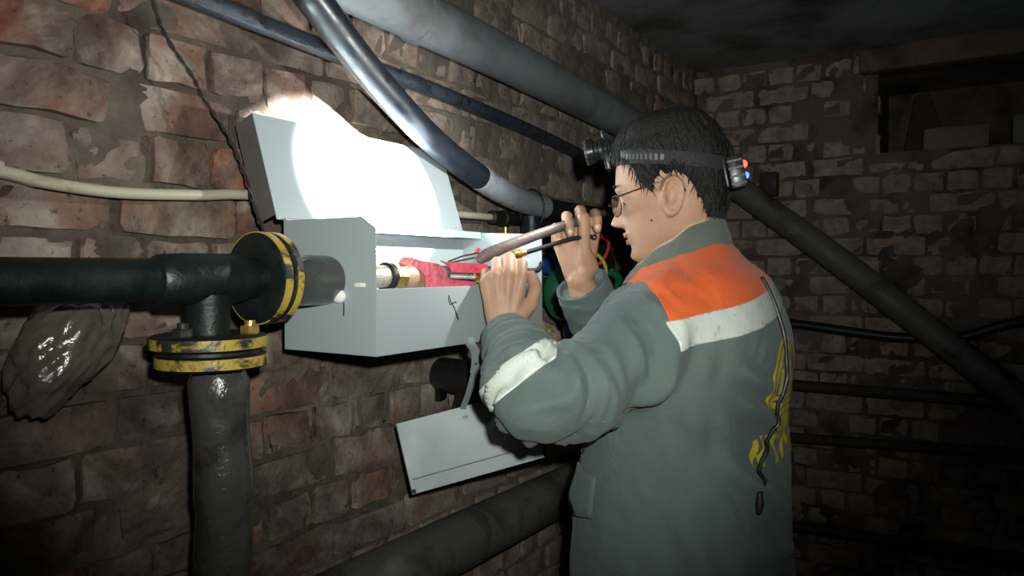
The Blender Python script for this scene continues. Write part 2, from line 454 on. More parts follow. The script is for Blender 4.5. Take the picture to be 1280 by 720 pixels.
NICHE = (.353, -1.0, 1.895, 2.205)   # y from, y to, z from, z to
def back_face(c): return (BACK_X, c)
mb = mortar_sheet('wall_back', (BACK_X, WALL_Y, 0), (0, -1, 0), None, WALL_Y - Y_MIN, CEIL, (1, 0, 0), .02, depth=.0175,
                  hole=(WALL_Y - NICHE[0], WALL_Y - NICHE[1], NICHE[2], NICHE[3]))
wall_back = mb.build('wall_back', 'mortar_dark', loc=(BACK_X, 0, 0), kind='structure')
wall_back.location.x = BACK_X + .024
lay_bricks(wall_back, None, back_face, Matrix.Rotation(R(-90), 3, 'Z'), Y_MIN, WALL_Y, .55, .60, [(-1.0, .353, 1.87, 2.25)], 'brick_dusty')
m = MB(); yc, yl = (NICHE[0] + NICHE[1]) / 2, NICHE[0] - NICHE[1]; zc, zh = (NICHE[2] + NICHE[3]) / 2, NICHE[3] - NICHE[2]
m.box((BACK_X + .47, yc, zc), (.04, yl, zh)).box((BACK_X + .24, yc, NICHE[2] - .02), (.48, yl, .04)).box((BACK_X + .24, yc, NICHE[3] + .02), (.48, yl, .04))
m.box((BACK_X + .24, NICHE[0] + .02, zc), (.48, .04, zh + .08)).box((BACK_X + .24, NICHE[1] - .02, zc), (.48, .04, zh + .08))
m.build('niche_lining', 'mortar_dark', wall_back)
MB().box((BACK_X + .0, -.37, 2.245), (.12, 1.56, .085), bev=.006).build('lintel', 'mortar_dark', wall_back)

m = MB().box(((X_MIN + BACK_X) / 2 + .3, (Y_MIN + WALL_Y) / 2, CEIL + .06), (BACK_X - X_MIN + 1.2, WALL_Y - Y_MIN + .3, .12)); m.build('ceiling', 'concrete', kind='structure')
m = MB().box(((X_MIN + BACK_X) / 2 + .3, (Y_MIN + WALL_Y) / 2, -.05), (BACK_X - X_MIN + 1.2, WALL_Y - Y_MIN + .3, .1)); m.build('floor', 'earth', kind='structure')
MB().box(((X_MIN + BACK_X) / 2, Y_MIN - .05, CEIL / 2), (BACK_X - X_MIN, .1, CEIL)).build('wall_right', 'mortar', kind='structure')
MB().box((X_MIN - .05, (Y_MIN + WALL_Y) / 2, CEIL / 2), (.1, WALL_Y - Y_MIN, CEIL)).build('wall_rear', 'mortar', kind='structure')

# ------------------------------------------------------------------ pipes along the walls
t = empty('ceiling_pipe', (1.5, .985, 1.85), 'large grey painted pipe slung under the ceiling along the brick wall', 'pipe')
pipe([(-1.0, .985, 2.03), (1.06, .985, 1.972), (1.54, .985, 1.957), (2.1, .985, 1.931), (3.03, .985, 1.885)], .053, 6, 24).build('pipe_body', 'grey_paint_pipe', t)
MB().lathe((1.18, .985, 1.968), (1, 0, -.03), [(0, .053), (.002, .0565), (.022, .0565), (.024, .053)], 28).build('joint_ring', 'grey_paint_pipe', t)

pipe([(-1.0, 1.032, 1.95), (.72, 1.032, 1.867), (1.05, 1.032, 1.851), (1.35, 1.032, 1.842), (1.79, 1.032, 1.815), (2.27, 1.032, 1.769), (3.19, 1.032, 1.70)], .0165, 6, 16).build('wall_pipe', 'dark_blue_paint', label='thin dark blue painted pipe crossing behind the black hose', cat='pipe')

t = empty('black_hose', (1.2, .9, 1.58), 'thick glossy black hose bending down from the ceiling above the open lid', 'hose')
HOSE = [(.52, .83, 2.30), (.66, .855, 2.04), (.778, .880, 1.903), (.845, .900, 1.866), (1.011, .935, 1.792), (1.195, .952, 1.712), (1.373, .957, 1.654), (1.545, .957, 1.617), (1.763, .965, 1.604), (2.111, .985, 1.607), (2.7, .99, 1.60)]
pipe(HOSE, .028, 10, 24).build('hose_body', 'black_hose', t)
pipe([(HX) for HX in [tuple(p) for p in spline(HOSE, 10)[60:77]]], .0292, 2, 24).build('bare_sleeve', 'worn_steel', t, label='bare shiny metal sleeve')
m = MB(); cc = V((1.60, .957, 1.609))
m.tube([cc + V((0, math.cos(a) * .036, math.sin(a) * .05 - .012)) for a in np.linspace(0, 2 * math.pi, 33)], .0028, 8, None); m.build('clamp_ring', 'black_rubber', t)
MB().tube([cc + V((.0, 0, -.03)), cc + V((.0, 0, -.075))], .026, 18).build('clamp_block', 'black_hose', t)

pipe([(-.9, 1.035, 1.60), (.30, 1.035, 1.582), (.437, 1.035, 1.571), (.493, 1.035, 1.562), (.588, 1.035, 1.557), (.715, 1.035, 1.564), (.837, 1.035, 1.573), (1.2, 1.035, 1.573), (1.54, 1.035, 1.577)], .0085, 6, 14).build('plastic_pipe', 'white_plastic_pipe', label='thin off-white plastic pipe sagging behind the open lid', cat='pipe')
t = empty('pipe_coupling', (1.62, 1.035, 1.55), 'dark metal coupling at the end of the thin off-white pipe', 'fitting')
MB().lathe((1.53, 1.035, 1.577), (1, 0, 0), [(0, .012), (.004, .017), (.05, .017), (.054, .021), (.075, .021), (.08, .015), (.7, .015)], 20).build('coupling_body', 'dark_steel', t)
MB().lathe((1.60, 1.035, 1.555), (0, 0, -1), [(0, .008), (.012, .008), (.014, .011), (.026, .011)], 12).build('drain_plug', 'brass', t)

w1 = spline([(.62, 1.035, 1.95), (.653, 1.045, 1.844), (.674, 1.045, 1.797), (.711, 1.04, 1.749), (.728, 1.03, 1.711), (.757, 1.015, 1.660), (.774, 1.0, 1.604), (.783, .985, 1.545), (.792, .965, 1.496), (.80, .958, 1.45)], 12)
t = empty('hanging_wire', (.74, 1.02, 1.45), 'thin twisted brown wire hanging down past the lid edge', 'wire')
for s_ in (0, math.pi):
    q = [V(p) + V((math.cos(i * .7 + s_) * .0022, math.sin(i * .7 + s_) * .0022, 0)) for i, p in enumerate(w1[:, :3])]
    MB().tube(q, .0015, 6).build('strand', 'wire_brown', t)

# ---- dark green tee with yellow flanges, in front of the left end of the box
TX, TY, TZ = .594, .84, 1.436
t = empty('flanged_tee', (TX, TY, 1.33), 'dark green pipe tee with yellow rimmed flanges entering the grey box', 'pipe')
MB().tube([(-1.0, TY, TZ), (.40, TY, TZ), (.53, TY, TZ)], [.0255, .0255, .0262], 22).build('run_pipe', 'green_paint', t)
MB().lathe((.52, TY, TZ), (1, 0, 0), [(0, .026), (.006, .031), (.04, .033), (.11, .033), (.125, .031), (.13, .028), (.15, .028)], 26).build('tee_body', 'green_paint', t)
MB().lathe((TX, TY, TZ - .02), (0, 0, -1), [(0, .03), (.02, .0275), (.05, .026), (.072, .026), (.078, .031)], 24).build('branch', 'green_paint', t)
def flange(o, axis, r, th, nm, bolts, boltr, face_mat='green_paint'):
    f = MB().lathe(o, axis, [(0, r * .45), (0, r - .004), (.003, r), (th - .003, r), (th, r - .004), (th, r * .45)], 40).build(nm, face_mat, t)
    MB().lathe(o, axis, [(.0025, r - .002), (.003, r + .0012), (th - .003, r + .0012), (th - .0025, r - .002)], 40, False).build('rim_paint', 'yellow_paint', f)
    return f
flange((.664, TY, TZ), (1, 0, 0), .063, .017, 'flange', 4, 0)
flange((.685, TY, TZ), (1, 0, 0), .063, .015, 'flange', 4, 0)
MB().lathe((.681, TY, TZ), (1, 0, 0), [(0, .056), (.004, .056)], 32).build('gasket', 'black_rubber', t)
flange((TX, TY, 1.365), (0, 0, -1), .071, .019, 'flange', 4, 0)
flange((TX + .004, TY, 1.341), (0, 0, -1), .068, .019, 'flange', 4, 0)
MB().lathe((TX, TY, 1.347), (0, 0, -1), [(0, .062), (.006, .062)], 32).build('gasket', 'black_rubber', t)
def nut(p, axis, r, h, mat, nm, par):
    m = MB().lathe(p, axis, [(0, r * .9), (h * .12, r), (h * .88, r), (h, r * .9)], 6); m.lathe(V(p) + V(axis).normalized() * h, axis, [(0, r * .55), (h * .6, r * .55)], 12)
    return m.build(nm, mat, par, angle=25)
for a, mat in ((200, 'dark_steel'), (305, 'brass'), (80, 'dark_steel')):
    nut((TX + math.cos(R(a)) * .052, TY + math.sin(R(a)) * .052, 1.365), (0, 0, 1), .0125, .011, mat, 'nut', t)
MB().lathe((.700, TY, TZ - .004), (1, 0, 0), [(0, .034), (.004, .0372), (.03, .0366), (.06, .0376), (.096, .037), (.1, .036), (.106, .034)], 28).build('taped_stub', 'black_tape', t)
# foam smear and drip where the stub enters the box
m = MB().ball((.7975, .815, 1.408), (.008, .014, .011)); m.build('foam_smear', 'white_foam', t)

t = empty('wrapped_riser', (TX + .004, TY, 0), 'vertical pipe wrapped in shiny grey tape below the yellow flanges', 'pipe')
q = []; rr = []
zs = np.linspace(1.322, 0, 70)
for i, z in enumerate(zs):
    q.append((TX + .016 + .012 * (1.322 - z) + .002 * math.sin(z * 23), TY, z)); rr.append(.0365 + .0012 * math.sin(z * 60) + (.002 if (z * 7) % 1 < .12 else 0) - (.006 if i == 0 else 0))
MB().tube(q, rr, 28).build('taped_pipe', 'black_tape', t)

# ---- film wrapped lump hanging behind the green pipe
bm = bmesh.new(); bmesh.ops.create_icosphere(bm, subdivisions=5, radius=1)
for v in bm.verts:
    d = v.co.normalized(); p = V((d.x * .062, d.y * .045, d.z * .078))
    p *= 1 + .20 * nz(d, 1.6, 4) + .20 * (.25 - abs(nz(d, 2.6, 5))) + .08 * (.25 - abs(nz(d, 5.5, 6))) + .02 * (.2 - abs(nz(d, 12, 7)))
    if p.z < 0: p.x *= 1 - .25 * (-p.z / .078)
    p.z *= 1.0 if p.z > 0 else 1.05
    p.x += p.z * .45
    v.co = V((.492, .985, 1.352)) + p
me = bpy.data.meshes.new('wrapped_bundle'); bm.to_mesh(me); bm.free(); finish(me, True, 50)
off = V((.49, .99, 1.27)); me.transform(Matrix.Translation(-off)); o = bpy.data.objects.new('wrapped_bundle', me); COL.objects.link(o); o.location = off; me.materials.append(MATS['film_wrap'])
tag(o, 'crumpled bundle wrapped in clear shiny film below the dark green pipe', 'bundle')

# ------------------------------------------------------------------ the open steel box
X0, X1, YB, YF, ZB, ZT = .803, 1.284, .94, .744, 1.321, 1.526
ZF = 1.418; TH = .0016
t = empty('meter_box', ((X0 + X1) / 2, YB, ZB), 'open light grey sheet steel box around the pipe on the brick wall', 'box')
# end panels with a chamfered top corner at the front
def end_panel(x, rounded):
    if rounded: poly = [(YB, ZB), (YF, ZB)] + [(YF + .012 - .012 * math.cos(a), ZT - .012 - .012 + .012 * math.sin(a) + .004) for a in np.linspace(0, math.pi / 2, 6)] + [(YB, ZT)]
    else: poly = [(YB, ZB), (YF, ZB), (YF, ZT - .018), (YF + .028, ZT), (YB, ZT)]
    return MB().prism(poly, (x, 0, 0), (0, 1, 0), (0, 0, 1), TH)
o = end_panel(X0, False).build('end_panel', 'box_paint', t, smooth=False)
MB().box((X0 - .0018, .775, 1.425), (.0016, .022, .006), bev=.0006).build('slot', 'white_foam', o)
MB().tube([(X0 - .0012, .808, 1.398), (X0 - .0012, .8085, 1.378)], .0011, 6).build('drip_mark', 'black_ink', o)
end_panel(X1, True).build('end_panel', 'box_paint', t, smooth=False)
o = MB().box(((X0 + X1) / 2, YF, (ZB + ZF) / 2), (X1 - X0, TH, ZF - ZB)).build('front_panel', 'box_paint', t, smooth=False)
MB().box(((X0 + X1) / 2, YF + .006, ZF), (X1 - X0 - .004, .012, TH)).build('top_lip', 'box_paint', o, smooth=False)
def ink(parent, pts, r, mat, y):
    q = [(x, y, z) for x, z in pts]; mm = MB().tube(q, [(r, .0004)] * len(q), 6, ref=(0, 0, 1)); return mm.build('ink_stroke', mat, parent)
for st in ([(.976, 1.405), (.979, 1.398), (.984, 1.391), (.991, 1.383), (.999, 1.371), (1.003, 1.362)], [(.976, 1.405), (.9745, 1.398), (.980, 1.389), (.984, 1.391)], [(.983, 1.390), (.992, 1.393), (.997, 1.392)], [(.994, 1.377), (.998, 1.367), (1.003, 1.362)]):
    ink(o, st, .0011, 'black_ink', YF - TH / 2 - .0002)
o = MB().box(((X0 + X1) / 2, YB, (ZB + ZT) / 2), (X1 - X0, TH, ZT - ZB)).build('back_panel', 'box_paint', t, smooth=False)
MB().box(((X0 + X1) / 2, YB - .024, ZT - .0015), (X1 - X0 - .004, .048, TH)).box(((X0 + X1) / 2, YB - .048, ZT - .008), (X1 - X0 - .004, TH, .013)).build('rear_lip', 'box_paint', o, smooth=False)
for st in ([(1.022 + .03 * k / 12 + .004 * math.sin(k * 1.9), 1.482 + .0035 * math.cos(k * 1.3)) for k in range(16)], [(1.020, 1.479), (1.030, 1.476), (1.046, 1.478), (1.062, 1.476)]):
    ink(o, st, .0016, 'pink_ink', YB - TH / 2 - .0002)
MB().box(((X0 + X1) / 2, (YB + YF) / 2, ZB), (X1 - X0, YB - YF, TH)).build('bottom_panel', 'box_paint', t, smooth=False)
MB().box(((X0 + X1) / 2, YB + .032, 1.43), (.30, .03, .04)).build('hinge_rail', 'dark_steel', t)
MB().box((.88, (YB + WALL_Y) / 2 + .004, 1.36), (.03, WALL_Y - YB, .012)).build('wall_bracket', 'dark_steel', t)
MB().box((1.20, (YB + WALL_Y) / 2 + .004, 1.36), (.03, WALL_Y - YB, .012)).build('wall_bracket', 'dark_steel', t)
# lid: a shallow tray thrown back against the wall
lo = V((0, YB + .002, ZT + .001)); lv = V((0, .999 - YB - .002, 1.699 - ZT)); LL = lv.length; lv.normalize(); ln = V((1, 0, 0)).cross(lv)  # ln points to the room
ln = -ln if ln.y > 0 else ln
mlid = Matrix(((1, lv.x, ln.x), (0, lv.y, ln.y), (0, lv.z, ln.z)))
XL0, XL1 = .79, 1.287
lid = MB().box(lo + V(((XL0 + XL1) / 2, 0, 0)) + lv * LL / 2, (XL1 - XL0, LL, TH), mlid).build('lid', 'box_paint', t, smooth=False)
for xx in (XL0, XL1):
    MB().box(lo + V((xx, 0, 0)) + lv * (LL / 2 + .004) - ln * .022, (TH, LL - .008, .044), mlid).build('lid_flange', 'grey_flange', lid, smooth=False)
MB().box(lo + V(((XL0 + XL1) / 2, 0, 0)) + lv * LL - ln * .02, (XL1 - XL0, TH, .04), mlid).build('lid_flange', 'box_paint', lid, smooth=False)
MB().tube([(X0, YB - .002, ZT + .0005), (X1, YB - .002, ZT + .0005)], .0035, 10).build('hinge', 'box_paint', lid)

# ---- pipe and fittings inside the box
t = empty('pipe_nipple', (.93, TY, 1.41), 'brass and steel pipe fitting lying inside the open grey box', 'fitting')
AX = (1, 0, 0); PZ = 1.436
MB().lathe((.806, TY, PZ), AX, [(0, .019), (.124, .019)], 26).build('steel_pipe', 'fitting_steel', t)
MB().lathe((.925, TY, PZ), AX, [(0, .020), (.002, .024), (.012, .024), (.014, .020)], 30).build('lock_ring', 'dark_steel', t)
MB().lathe((.939, TY, PZ), AX, [(0, .019), (.002, .023), (.026, .023), (.028, .020)], 8).build('brass_nut', 'brass', t, angle=20)
MB().lathe((.967, TY, PZ), AX, [(0, .021), (.01, .0225), (.05, .0225), (.06, .021)], 28).build('copper_coupling', 'copper_pink', t)
MB().lathe((1.027, TY, PZ), AX, [(0, .0205), (.003, .0225), (.009, .0225), (.012, .0185), (.254, .0185)], 28).build('far_pipe', 'dark_steel', t)

# ------------------------------------------------------------------ pipe wrench
WO = V((1.03, .79, 1.437)); WU = V((.690, -.648, .322)); WV = V((-.235, .221, .947))
WO = V((1.03, .84, 1.437)); WN = V((-.684, -.729, 0))
def wp(u, v, n=0): return WO + WU * u + WV * v + WN * n
t = empty('pipe_wrench', tuple(wp(.02, -.03)), 'red jawed pipe wrench with long steel levers gripping the fitting', 'wrench')
jawA = [(-.040, .020), (-.038, .034), (-.027, .043), (-.012, .038), (.004, .026), (.030, .011), (.0383, -.0005), (.0375, -.0172), (.0409, -.0202), (.0809, -.0394), (.0773, -.050), (.0196, -.0283), (.0052, -.033), (-.012, -.031), (-.003, -.014), (.001, -.001), (-.004, .012), (-.014, .020), (-.026, .023)]
jawB = [(.0345, .0151), (.0392, .011), (.0964, -.012), (.11, -.0182), (.1053, -.033), (.0455, -.0101), (.0434, .0028)]
NJ = .026
MB().prism(jawA, wp(-.004, .001, NJ + .010), WU, WV, .014).build('hook_jaw', 'red_enamel', t, angle=30)
MB().prism(jawB, wp(-.003, .002, NJ + .011), WU, WV, .018).build('upper_jaw', 'red_enamel', t, angle=30)
MB().tube([wp(.0407, -.0154, NJ), wp(.0749, -.0286, NJ), wp(.098, -.039, NJ)], .0042, 10).build('threaded_rod', 'fitting_steel', t)
nut(wp(.080, -.033, NJ), WU * .9 - WV * .35, .011, .010, 'brass', 'adjusting_nut', t)
lever = [(.0908, -.0049), (.1067, .0096), (.1521, .0129), (.267, .0173), (.357, .0062), (.3535, -.0058), (.2663, -.0085), (.1445, -.0092), (.1105, -.0162)]
q = spline([(*wp(.095, -.006, NJ), .008, .006), (*wp(.115, -.001, NJ), .0115, .006), (*wp(.15, .002, NJ), .0105, .0062), (*wp(.22, .0035, NJ * .6), .0095, .0062), (*wp(.30, .0025, NJ * .25), .0085, .0062), (*wp(.356, .0002, 0), .0075, .0062)], 6)
MB().tube(q[:, :3], [tuple(r) for r in q[:, 3:]], 14, ref=WV).build('long_lever', 'lever_steel', t)
MB().tube([wp(.352, .0004, .0003), wp(.363, .0, 0)], .0078, 14).build('lever_tip', 'dark_steel', t)
for dv in (-.003, .004):
    MB().tube([wp(.046, .0085 + dv * .4, NJ - .004), wp(.075, .007 + dv, NJ - .004), wp(.104, .003 + dv, NJ - .004)], .0017, 8).build('spring_bar', 'dark_steel', t)
MB().tube([wp(.098, .011, NJ - .004), wp(.106, .013, NJ - .004)], .0032, 8, 'round').build('red_pin', 'red_enamel', t)
MB().tube([wp(.10, -.038, NJ), wp(.13, -.026, NJ), wp(.158, -.0154, NJ)], .005, 10).build('short_lever', 'lever_steel', t)
MB().lathe(wp(.152, -.0155, NJ), WU - WV * .12, [(0, .006), (.002, .008), (.006, .0075), (.008, .0085), (.014, .0082), (.016, .0075), (.024, .0078), (.026, .006), (.034, .0058)], 12).build('knurled_nut', 'brass', t)
MB().tube([wp(.182, -.0195, NJ), wp(.22, -.021, NJ), wp(.281, -.0235, NJ * .8), wp(.318, -.0325, NJ * .8)], [.0045, .0042, .004, .0036], 12).build('thin_lever', 'dark_steel', t)
MB().tube([wp(.322 + .004 * math.cos(a), -.0345 + .004 * math.sin(a), NJ * .8) for a in np.linspace(0, 2 * math.pi, 17)], .0014, 8, None).build('eyelet', 'dark_steel', t)
q = spline([tuple(wp(.11, -.03, NJ)), tuple(wp(.15, -.042, NJ)), tuple(wp(.178, -.0515, NJ)), tuple(wp(.192, -.0565, NJ)), tuple(wp(.2, -.055, NJ)), tuple(wp(.206, -.049, NJ))], 6)
MB().tube(q, [.0048] * (len(q) - 6) + [.0052] * 6, 12, 'round').build('hooked_handle', 'black_rubber', t)

# ------------------------------------------------------------------ hanging front cover and its strap
TL, BL, TR, BR = V((1.096, .965, 1.144)), V((1.089, .913, 1.017)), V((1.261, .80, 1.195)), V((1.276, .716, 1.111))
cx = (TR - TL).normalized(); cl = (TR - TL).length * 1.12; cy = (BL - TL); cy = (cy - cx * cy.dot(cx)); ch = cy.length; cy.normalize(); cn = cx.cross(cy)
cn = cn if cn.dot(FW) < 0 else -cn
mc = Matrix((cx, cy, cn)).transposed()
t = empty('front_cover', tuple(BL), 'loose light grey sheet metal cover dangling tilted below the box', 'cover')
MB().box(TL + cx * cl / 2 + cy * ch / 2, (cl, ch, TH), mc).build('cover_sheet', 'box_paint', t, smooth=False)
o = MB().box(TL + cy * ch / 2 - cn * .009, (TH, ch, .020), mc).build('side_flange', 'grey_flange', t, smooth=False)
MB().box(TL + cx * cl / 2 + cy * (ch - .022) + cn * .0012, (cl - .012, .005, .007), mc).build('folded_rib', 'box_paint', t, smooth=False)
MB().box(TL + cx * cl / 2 + cy * (ch - .0262) + cn * .0011, (cl - .012, .0022, .0012), mc).build('groove_shade', 'grey_flange', t, smooth=False)  # flat dark strip beside the rib, painted in for the shade of a groove
MB().box(TL + cx * cl / 2 + cy * ch - cn * .006, (cl, TH, .014), mc).build('bottom_flange', 'box_paint', t, smooth=False)
MB().lathe(TL + cx * .004 + cy * (ch - .004) + cn * .001, cn, [(0, .0045), (.002, .0045), (.0025, .003)], 12).build('corner_rivet', 'dark_steel', t)
SA = V((1.121, .742, 1.318)); top = TL + cx * .135 + cy * .004 + cn * .002
q = spline([(1.030, .7425, 1.330), (1.038, .7425, 1.318), (1.060, .748, 1.300), (1.084, .765, 1.273), (1.104, .785, 1.250), tuple((V((1.104, .785, 1.250)) + top) / 2 + V((-.004, -.004, 0))), tuple(top), tuple(top + cy * .02)], 8)
t = empty('hinge_strap', tuple(top), 'bent pale metal strap joining the box bottom to the dangling cover', 'strap')
MB().tube(q, [(.0085, .0009) if i < 30 else (.006, .0009) for i in range(len(q))], 8, ref=RT).build('strap_band', 'box_paint', t, smooth=False)
MB().lathe(V(q[22]) - FW * .002, -FW, [(0, .003), (.0015, .003)], 10).build('rivet', 'dark_steel', t)

# ------------------------------------------------------------------ things on the wall behind the work
t = empty('black_valve_body', (1.33, .98, 1.15), 'round black iron valve body under the box beside the strap', 'valve')
MB().lathe((1.322, .885, 1.205), (.2, 1, 0), [(0, .02), (.004, .036), (.014, .045), (.06, .047), (.08, .04), (.17, .038)], 32).build('bonnet', 'black_iron', t)
nut((1.320, .884, 1.207), (-.2, -1, 0), .006, .006, 'lever_steel', 'centre_bolt', t)
MB().tube([(1.345, .96, 1.19), (1.345, .98, 1.12)], .03, 18).build('lower_neck', 'black_iron', t)
MB().prism([(0, 0), (.022, .004), (.027, .028), (.014, .036), (-.002, .030)], (1.345, 1.056, 1.142), (1, 0, 0), (0, 0, 1), .016).build('green_shard', 'green_paint', label='small dark green chip stuck on the bricks under the box', cat='chip')

t = empty('gas_regulator', (1.70, .94, 1.27), 'round green pipe regulator half hidden behind the box end', 'regulator')
MB().lathe((1.705, .88, 1.385), (.25, 1, 0), [(0, .05), (.006, .064), (.02, .074), (.05, .074), (.06, .064), (.09, .04), (.17, .036)], 36).build('green_body', 'green_valve', t)
MB().lathe((1.725, .90, 1.302), (0, 0, -1), [(0, .026), (.012, .03), (.03, .03), (.04, .022)], 20).build('blue_cap', 'blue_plastic', t)
MB().lathe((1.80, .94, 1.46), (.3, 1, 0), [(0, .02), (.005, .034), (.05, .036), (.11, .03)], 24).build('blue_dial', 'blue_plastic', t)
MB().lathe((1.90, .90, 1.45), (.2, 1, 0), [(0, .05), (.008, .068), (.06, .07), (.15, .05)], 28).build('black_dome', 'black_rubber', t)
for nm, mat, pts in (('yellow_lead', 'yellow_plastic', [(1.76, .90, 1.50), (1.80, .87, 1.485), (1.83, .86, 1.45), (1.845, .87, 1.40)]),
                     ('red_lead', 'red_plastic', [(1.80, .86, 1.535), (1.825, .85, 1.52), (1.835, .86, 1.49), (1.832, .88, 1.46)]),
                     ('green_lead', 'green_valve', [(1.84, .85, 1.44), (1.87, .84, 1.42), (1.89, .86, 1.38)])):
    pipe(pts, .005 if 'green' not in nm else .011, 8, 10).build(nm, mat, t)
bm = bmesh.new(); bmesh.ops.create_icosphere(bm, subdivisions=4, radius=1)
for v in bm.verts:
    d = v.co.normalized(); v.co = V((1.745, 1.02, 1.235)) + V((d.x * .055, d.y * .055, d.z * .075)) * (1 + .3 * nz(d, 2.2, 8) + .16 * nz(d, 5, 9))
me = bpy.data.meshes.new('foam_lump'); bm.to_mesh(me); bm.free(); finish(me, True, 60)
off = V((1.745, 1.02, 1.16)); me.transform(Matrix.Translation(-off)); o = bpy.data.objects.new('foam_lump', me); COL.objects.link(o); o.location = off; me.materials.append(MATS['expanding_foam'])
tag(o, 'lumpy beige foam plug on the wall under the green regulator', 'foam')
pipe([(.2, .97, .85), (1.065, .97, .845), (1.53, .97, .838), (1.87, .97, .832), (3.05, .97, .812)], .062, 5, 26).build('drain_pipe', 'old_pipe', label='thick dull grey pipe running along the foot of the brick wall', cat='pipe')

# ------------------------------------------------------------------ far wall: pipes, niche things
BP = BACK_X - .036
pipe([(BP, 1.03, 1.23), (BP, .661, 1.222), (BP, .40, 1.196), (BP, .242, 1.185), (BP, .05, 1.20), (BP, -.129, 1.262), (BP, -.6, 1.36)], .02, 6, 14).build('rubber_hose', 'black_hose', label='sagging black hose on the far wall, uppermost of the level lines', cat='hose')
pipe([(BP, 1.03, .97), (BP, -1.0, .968)], .024, 5, 14).build('service_pipe', 'rusty_dark', label='dark level pipe on the far wall just under the sagging hose', cat='pipe')
pipe([(BP, 1.03, .735), (BP, -1.0, .83)], .022, 5, 14).build('service_pipe', 'rusty_dark', label='dark level pipe on the far wall, second under the sagging hose', cat='pipe')
pipe([(BP, 1.03, .375), (BP, -1.0, .44)], .024, 5, 14).build('service_pipe', 'rusty_dark', label='lowest dark pipe on the far wall near the floor', cat='pipe')
pipe([(BP - .088, .90, 1.82), (BP - .088, .86, 1.786), (BP - .088, .468, 1.481), (BP - .088, .061, 1.144), (BP - .088, -.5, .68), (BP - .088, -1.1, .19)], .052, 5, 20).build('slanting_pipe', 'old_pipe', label='thick dark pipe slanting down across the far brick wall', cat='pipe')
MB().box((BACK_X - .02, .750, 1.797), (.05, .07, .10), bev=.006).build('wall_fitting', 'rusty_dark', label='small dark box fixed high on the far brick wall', cat='fitting')
t = MB().box((3.30, .088, NICHE[2] + .045), (.12, .215, .085), bev=.008).build('ledge_block', 'ceramic_block', label='pale block lying in the wall niche, nearer the middle', cat='block')
t = MB().box((3.30, -.15, NICHE[2] + .055), (.12, .12, .105), bev=.008).build('ledge_block', 'ceramic_block', label='pale block in the wall niche at the picture edge', cat='block')
MB().prism([(-.07, 0), (.07, 0), (.065, .12), (.02, .26), (-.03, .24)], (3.42, .205, NICHE[2] + .002), (0, -1, 0), (0, 0, 1), .05).build('leaning_slab', 'dark_red_cloth', label='dark reddish tapering slab standing inside the wall niche', cat='slab')

# ------------------------------------------------------------------ the person
def fuse(name, mb, voxel, smooth_it=4, fac=.5):
    """one continuous surface out of overlapping closed shapes"""
    me = mb.mesh(name + '_raw', smooth=False)
    o = bpy.data.objects.new(name + '_raw', me); COL.objects.link(o)
    r = o.modifiers.new('r', 'REMESH'); r.mode = 'VOXEL'; r.voxel_size = voxel; r.use_smooth_shade = True
    s = o.modifiers.new('s', 'SMOOTH'); s.factor = fac; s.iterations = smooth_it
    dg = bpy.context.evaluated_depsgraph_get(); out = bpy.data.meshes.new_from_object(o.evaluated_get(dg)); out.name = name
    bpy.data.objects.remove(o); bpy.data.meshes.remove(me)
    return out

def np_verts(me):
    a = np.empty(len(me.vertices) * 3); me.vertices.foreach_get('co', a); return a.reshape(-1, 3)
def np_norms(me):
    a = np.empty(len(me.vertices) * 3, dtype=np.float32); me.vertices.foreach_get('normal', a); return a.reshape(-1, 3)
def put_verts(me, a): me.vertices.foreach_set('co', a.reshape(-1)); me.update()

PC = V((1.235, .43, 0))          # where the person stands
person = empty('person', tuple(PC), 'person in grey work jacket with orange shoulders working at the open box', 'person')

# ---- head frame: forward, left, up
yaw, dip = R(110), R(12)
HF0 = V((math.cos(yaw), math.sin(yaw), 0)); HL = V((-math.sin(yaw), math.cos(yaw), 0))
HF = (HF0 * math.cos(dip) - V((0, 0, 1)) * math.sin(dip)).normalized(); HU = HF.cross(HL).normalized()
HO = V((1.2265, .452, 1.583)); HS = .985
def hp(f, l, u): return HO + (HF * f + HL * l + HU * u) * HS

def table(rows):
    x = np.array([r[0] for r in rows][::-1]); y = np.array([r[1] for r in rows][::-1])
    fx = np.linspace(x[0], x[-1], 300); fy = np.interp(fx, x, y); k = 9
    pad = np.concatenate([np.full(k, fy[0]), fy, np.full(k, fy[-1])]); ker = np.hanning(2 * k + 1); ker /= ker.sum()
    return fx, np.convolve(pad, ker, 'valid')
T_FRONT = table([(.120, -.012), (.118, .012), (.110, .040), (.098, .060), (.08, .077), (.06, .087), (.035, .093), (.02, .095), (.004, .089), (-.02, .089), (-.04, .090), (-.05, .0905), (-.065, .090), (-.082, .0875), (-.097, .090), (-.108, .086), (-.115, .074), (-.12, .058), (-.125, .03)])
T_BACK = table([(.120, -.018), (.118, -.035), (.11, -.058), (.098, -.074), (.08, -.089), (.05, -.101), (.02, -.103), (-.01, -.098), (-.04, -.084), (-.07, -.07), (-.10, -.062), (-.125, -.058)]); T_BACK = (T_BACK[0], T_BACK[1] * np.where(T_BACK[0] > -.03, .94, 1.0))
T_WIDE = table([(.120, .006), (.118, .02), (.11, .040), (.098, .053), (.08, .064), (.06, .071), (.03, .0755), (0, .0745), (-.03, .071), (-.055, .066), (-.075, .060), (-.09, .052), (-.105, .042), (-.115, .032), (-.125, .02)])
def hf(tab, u): return float(np.interp(u, *tab))
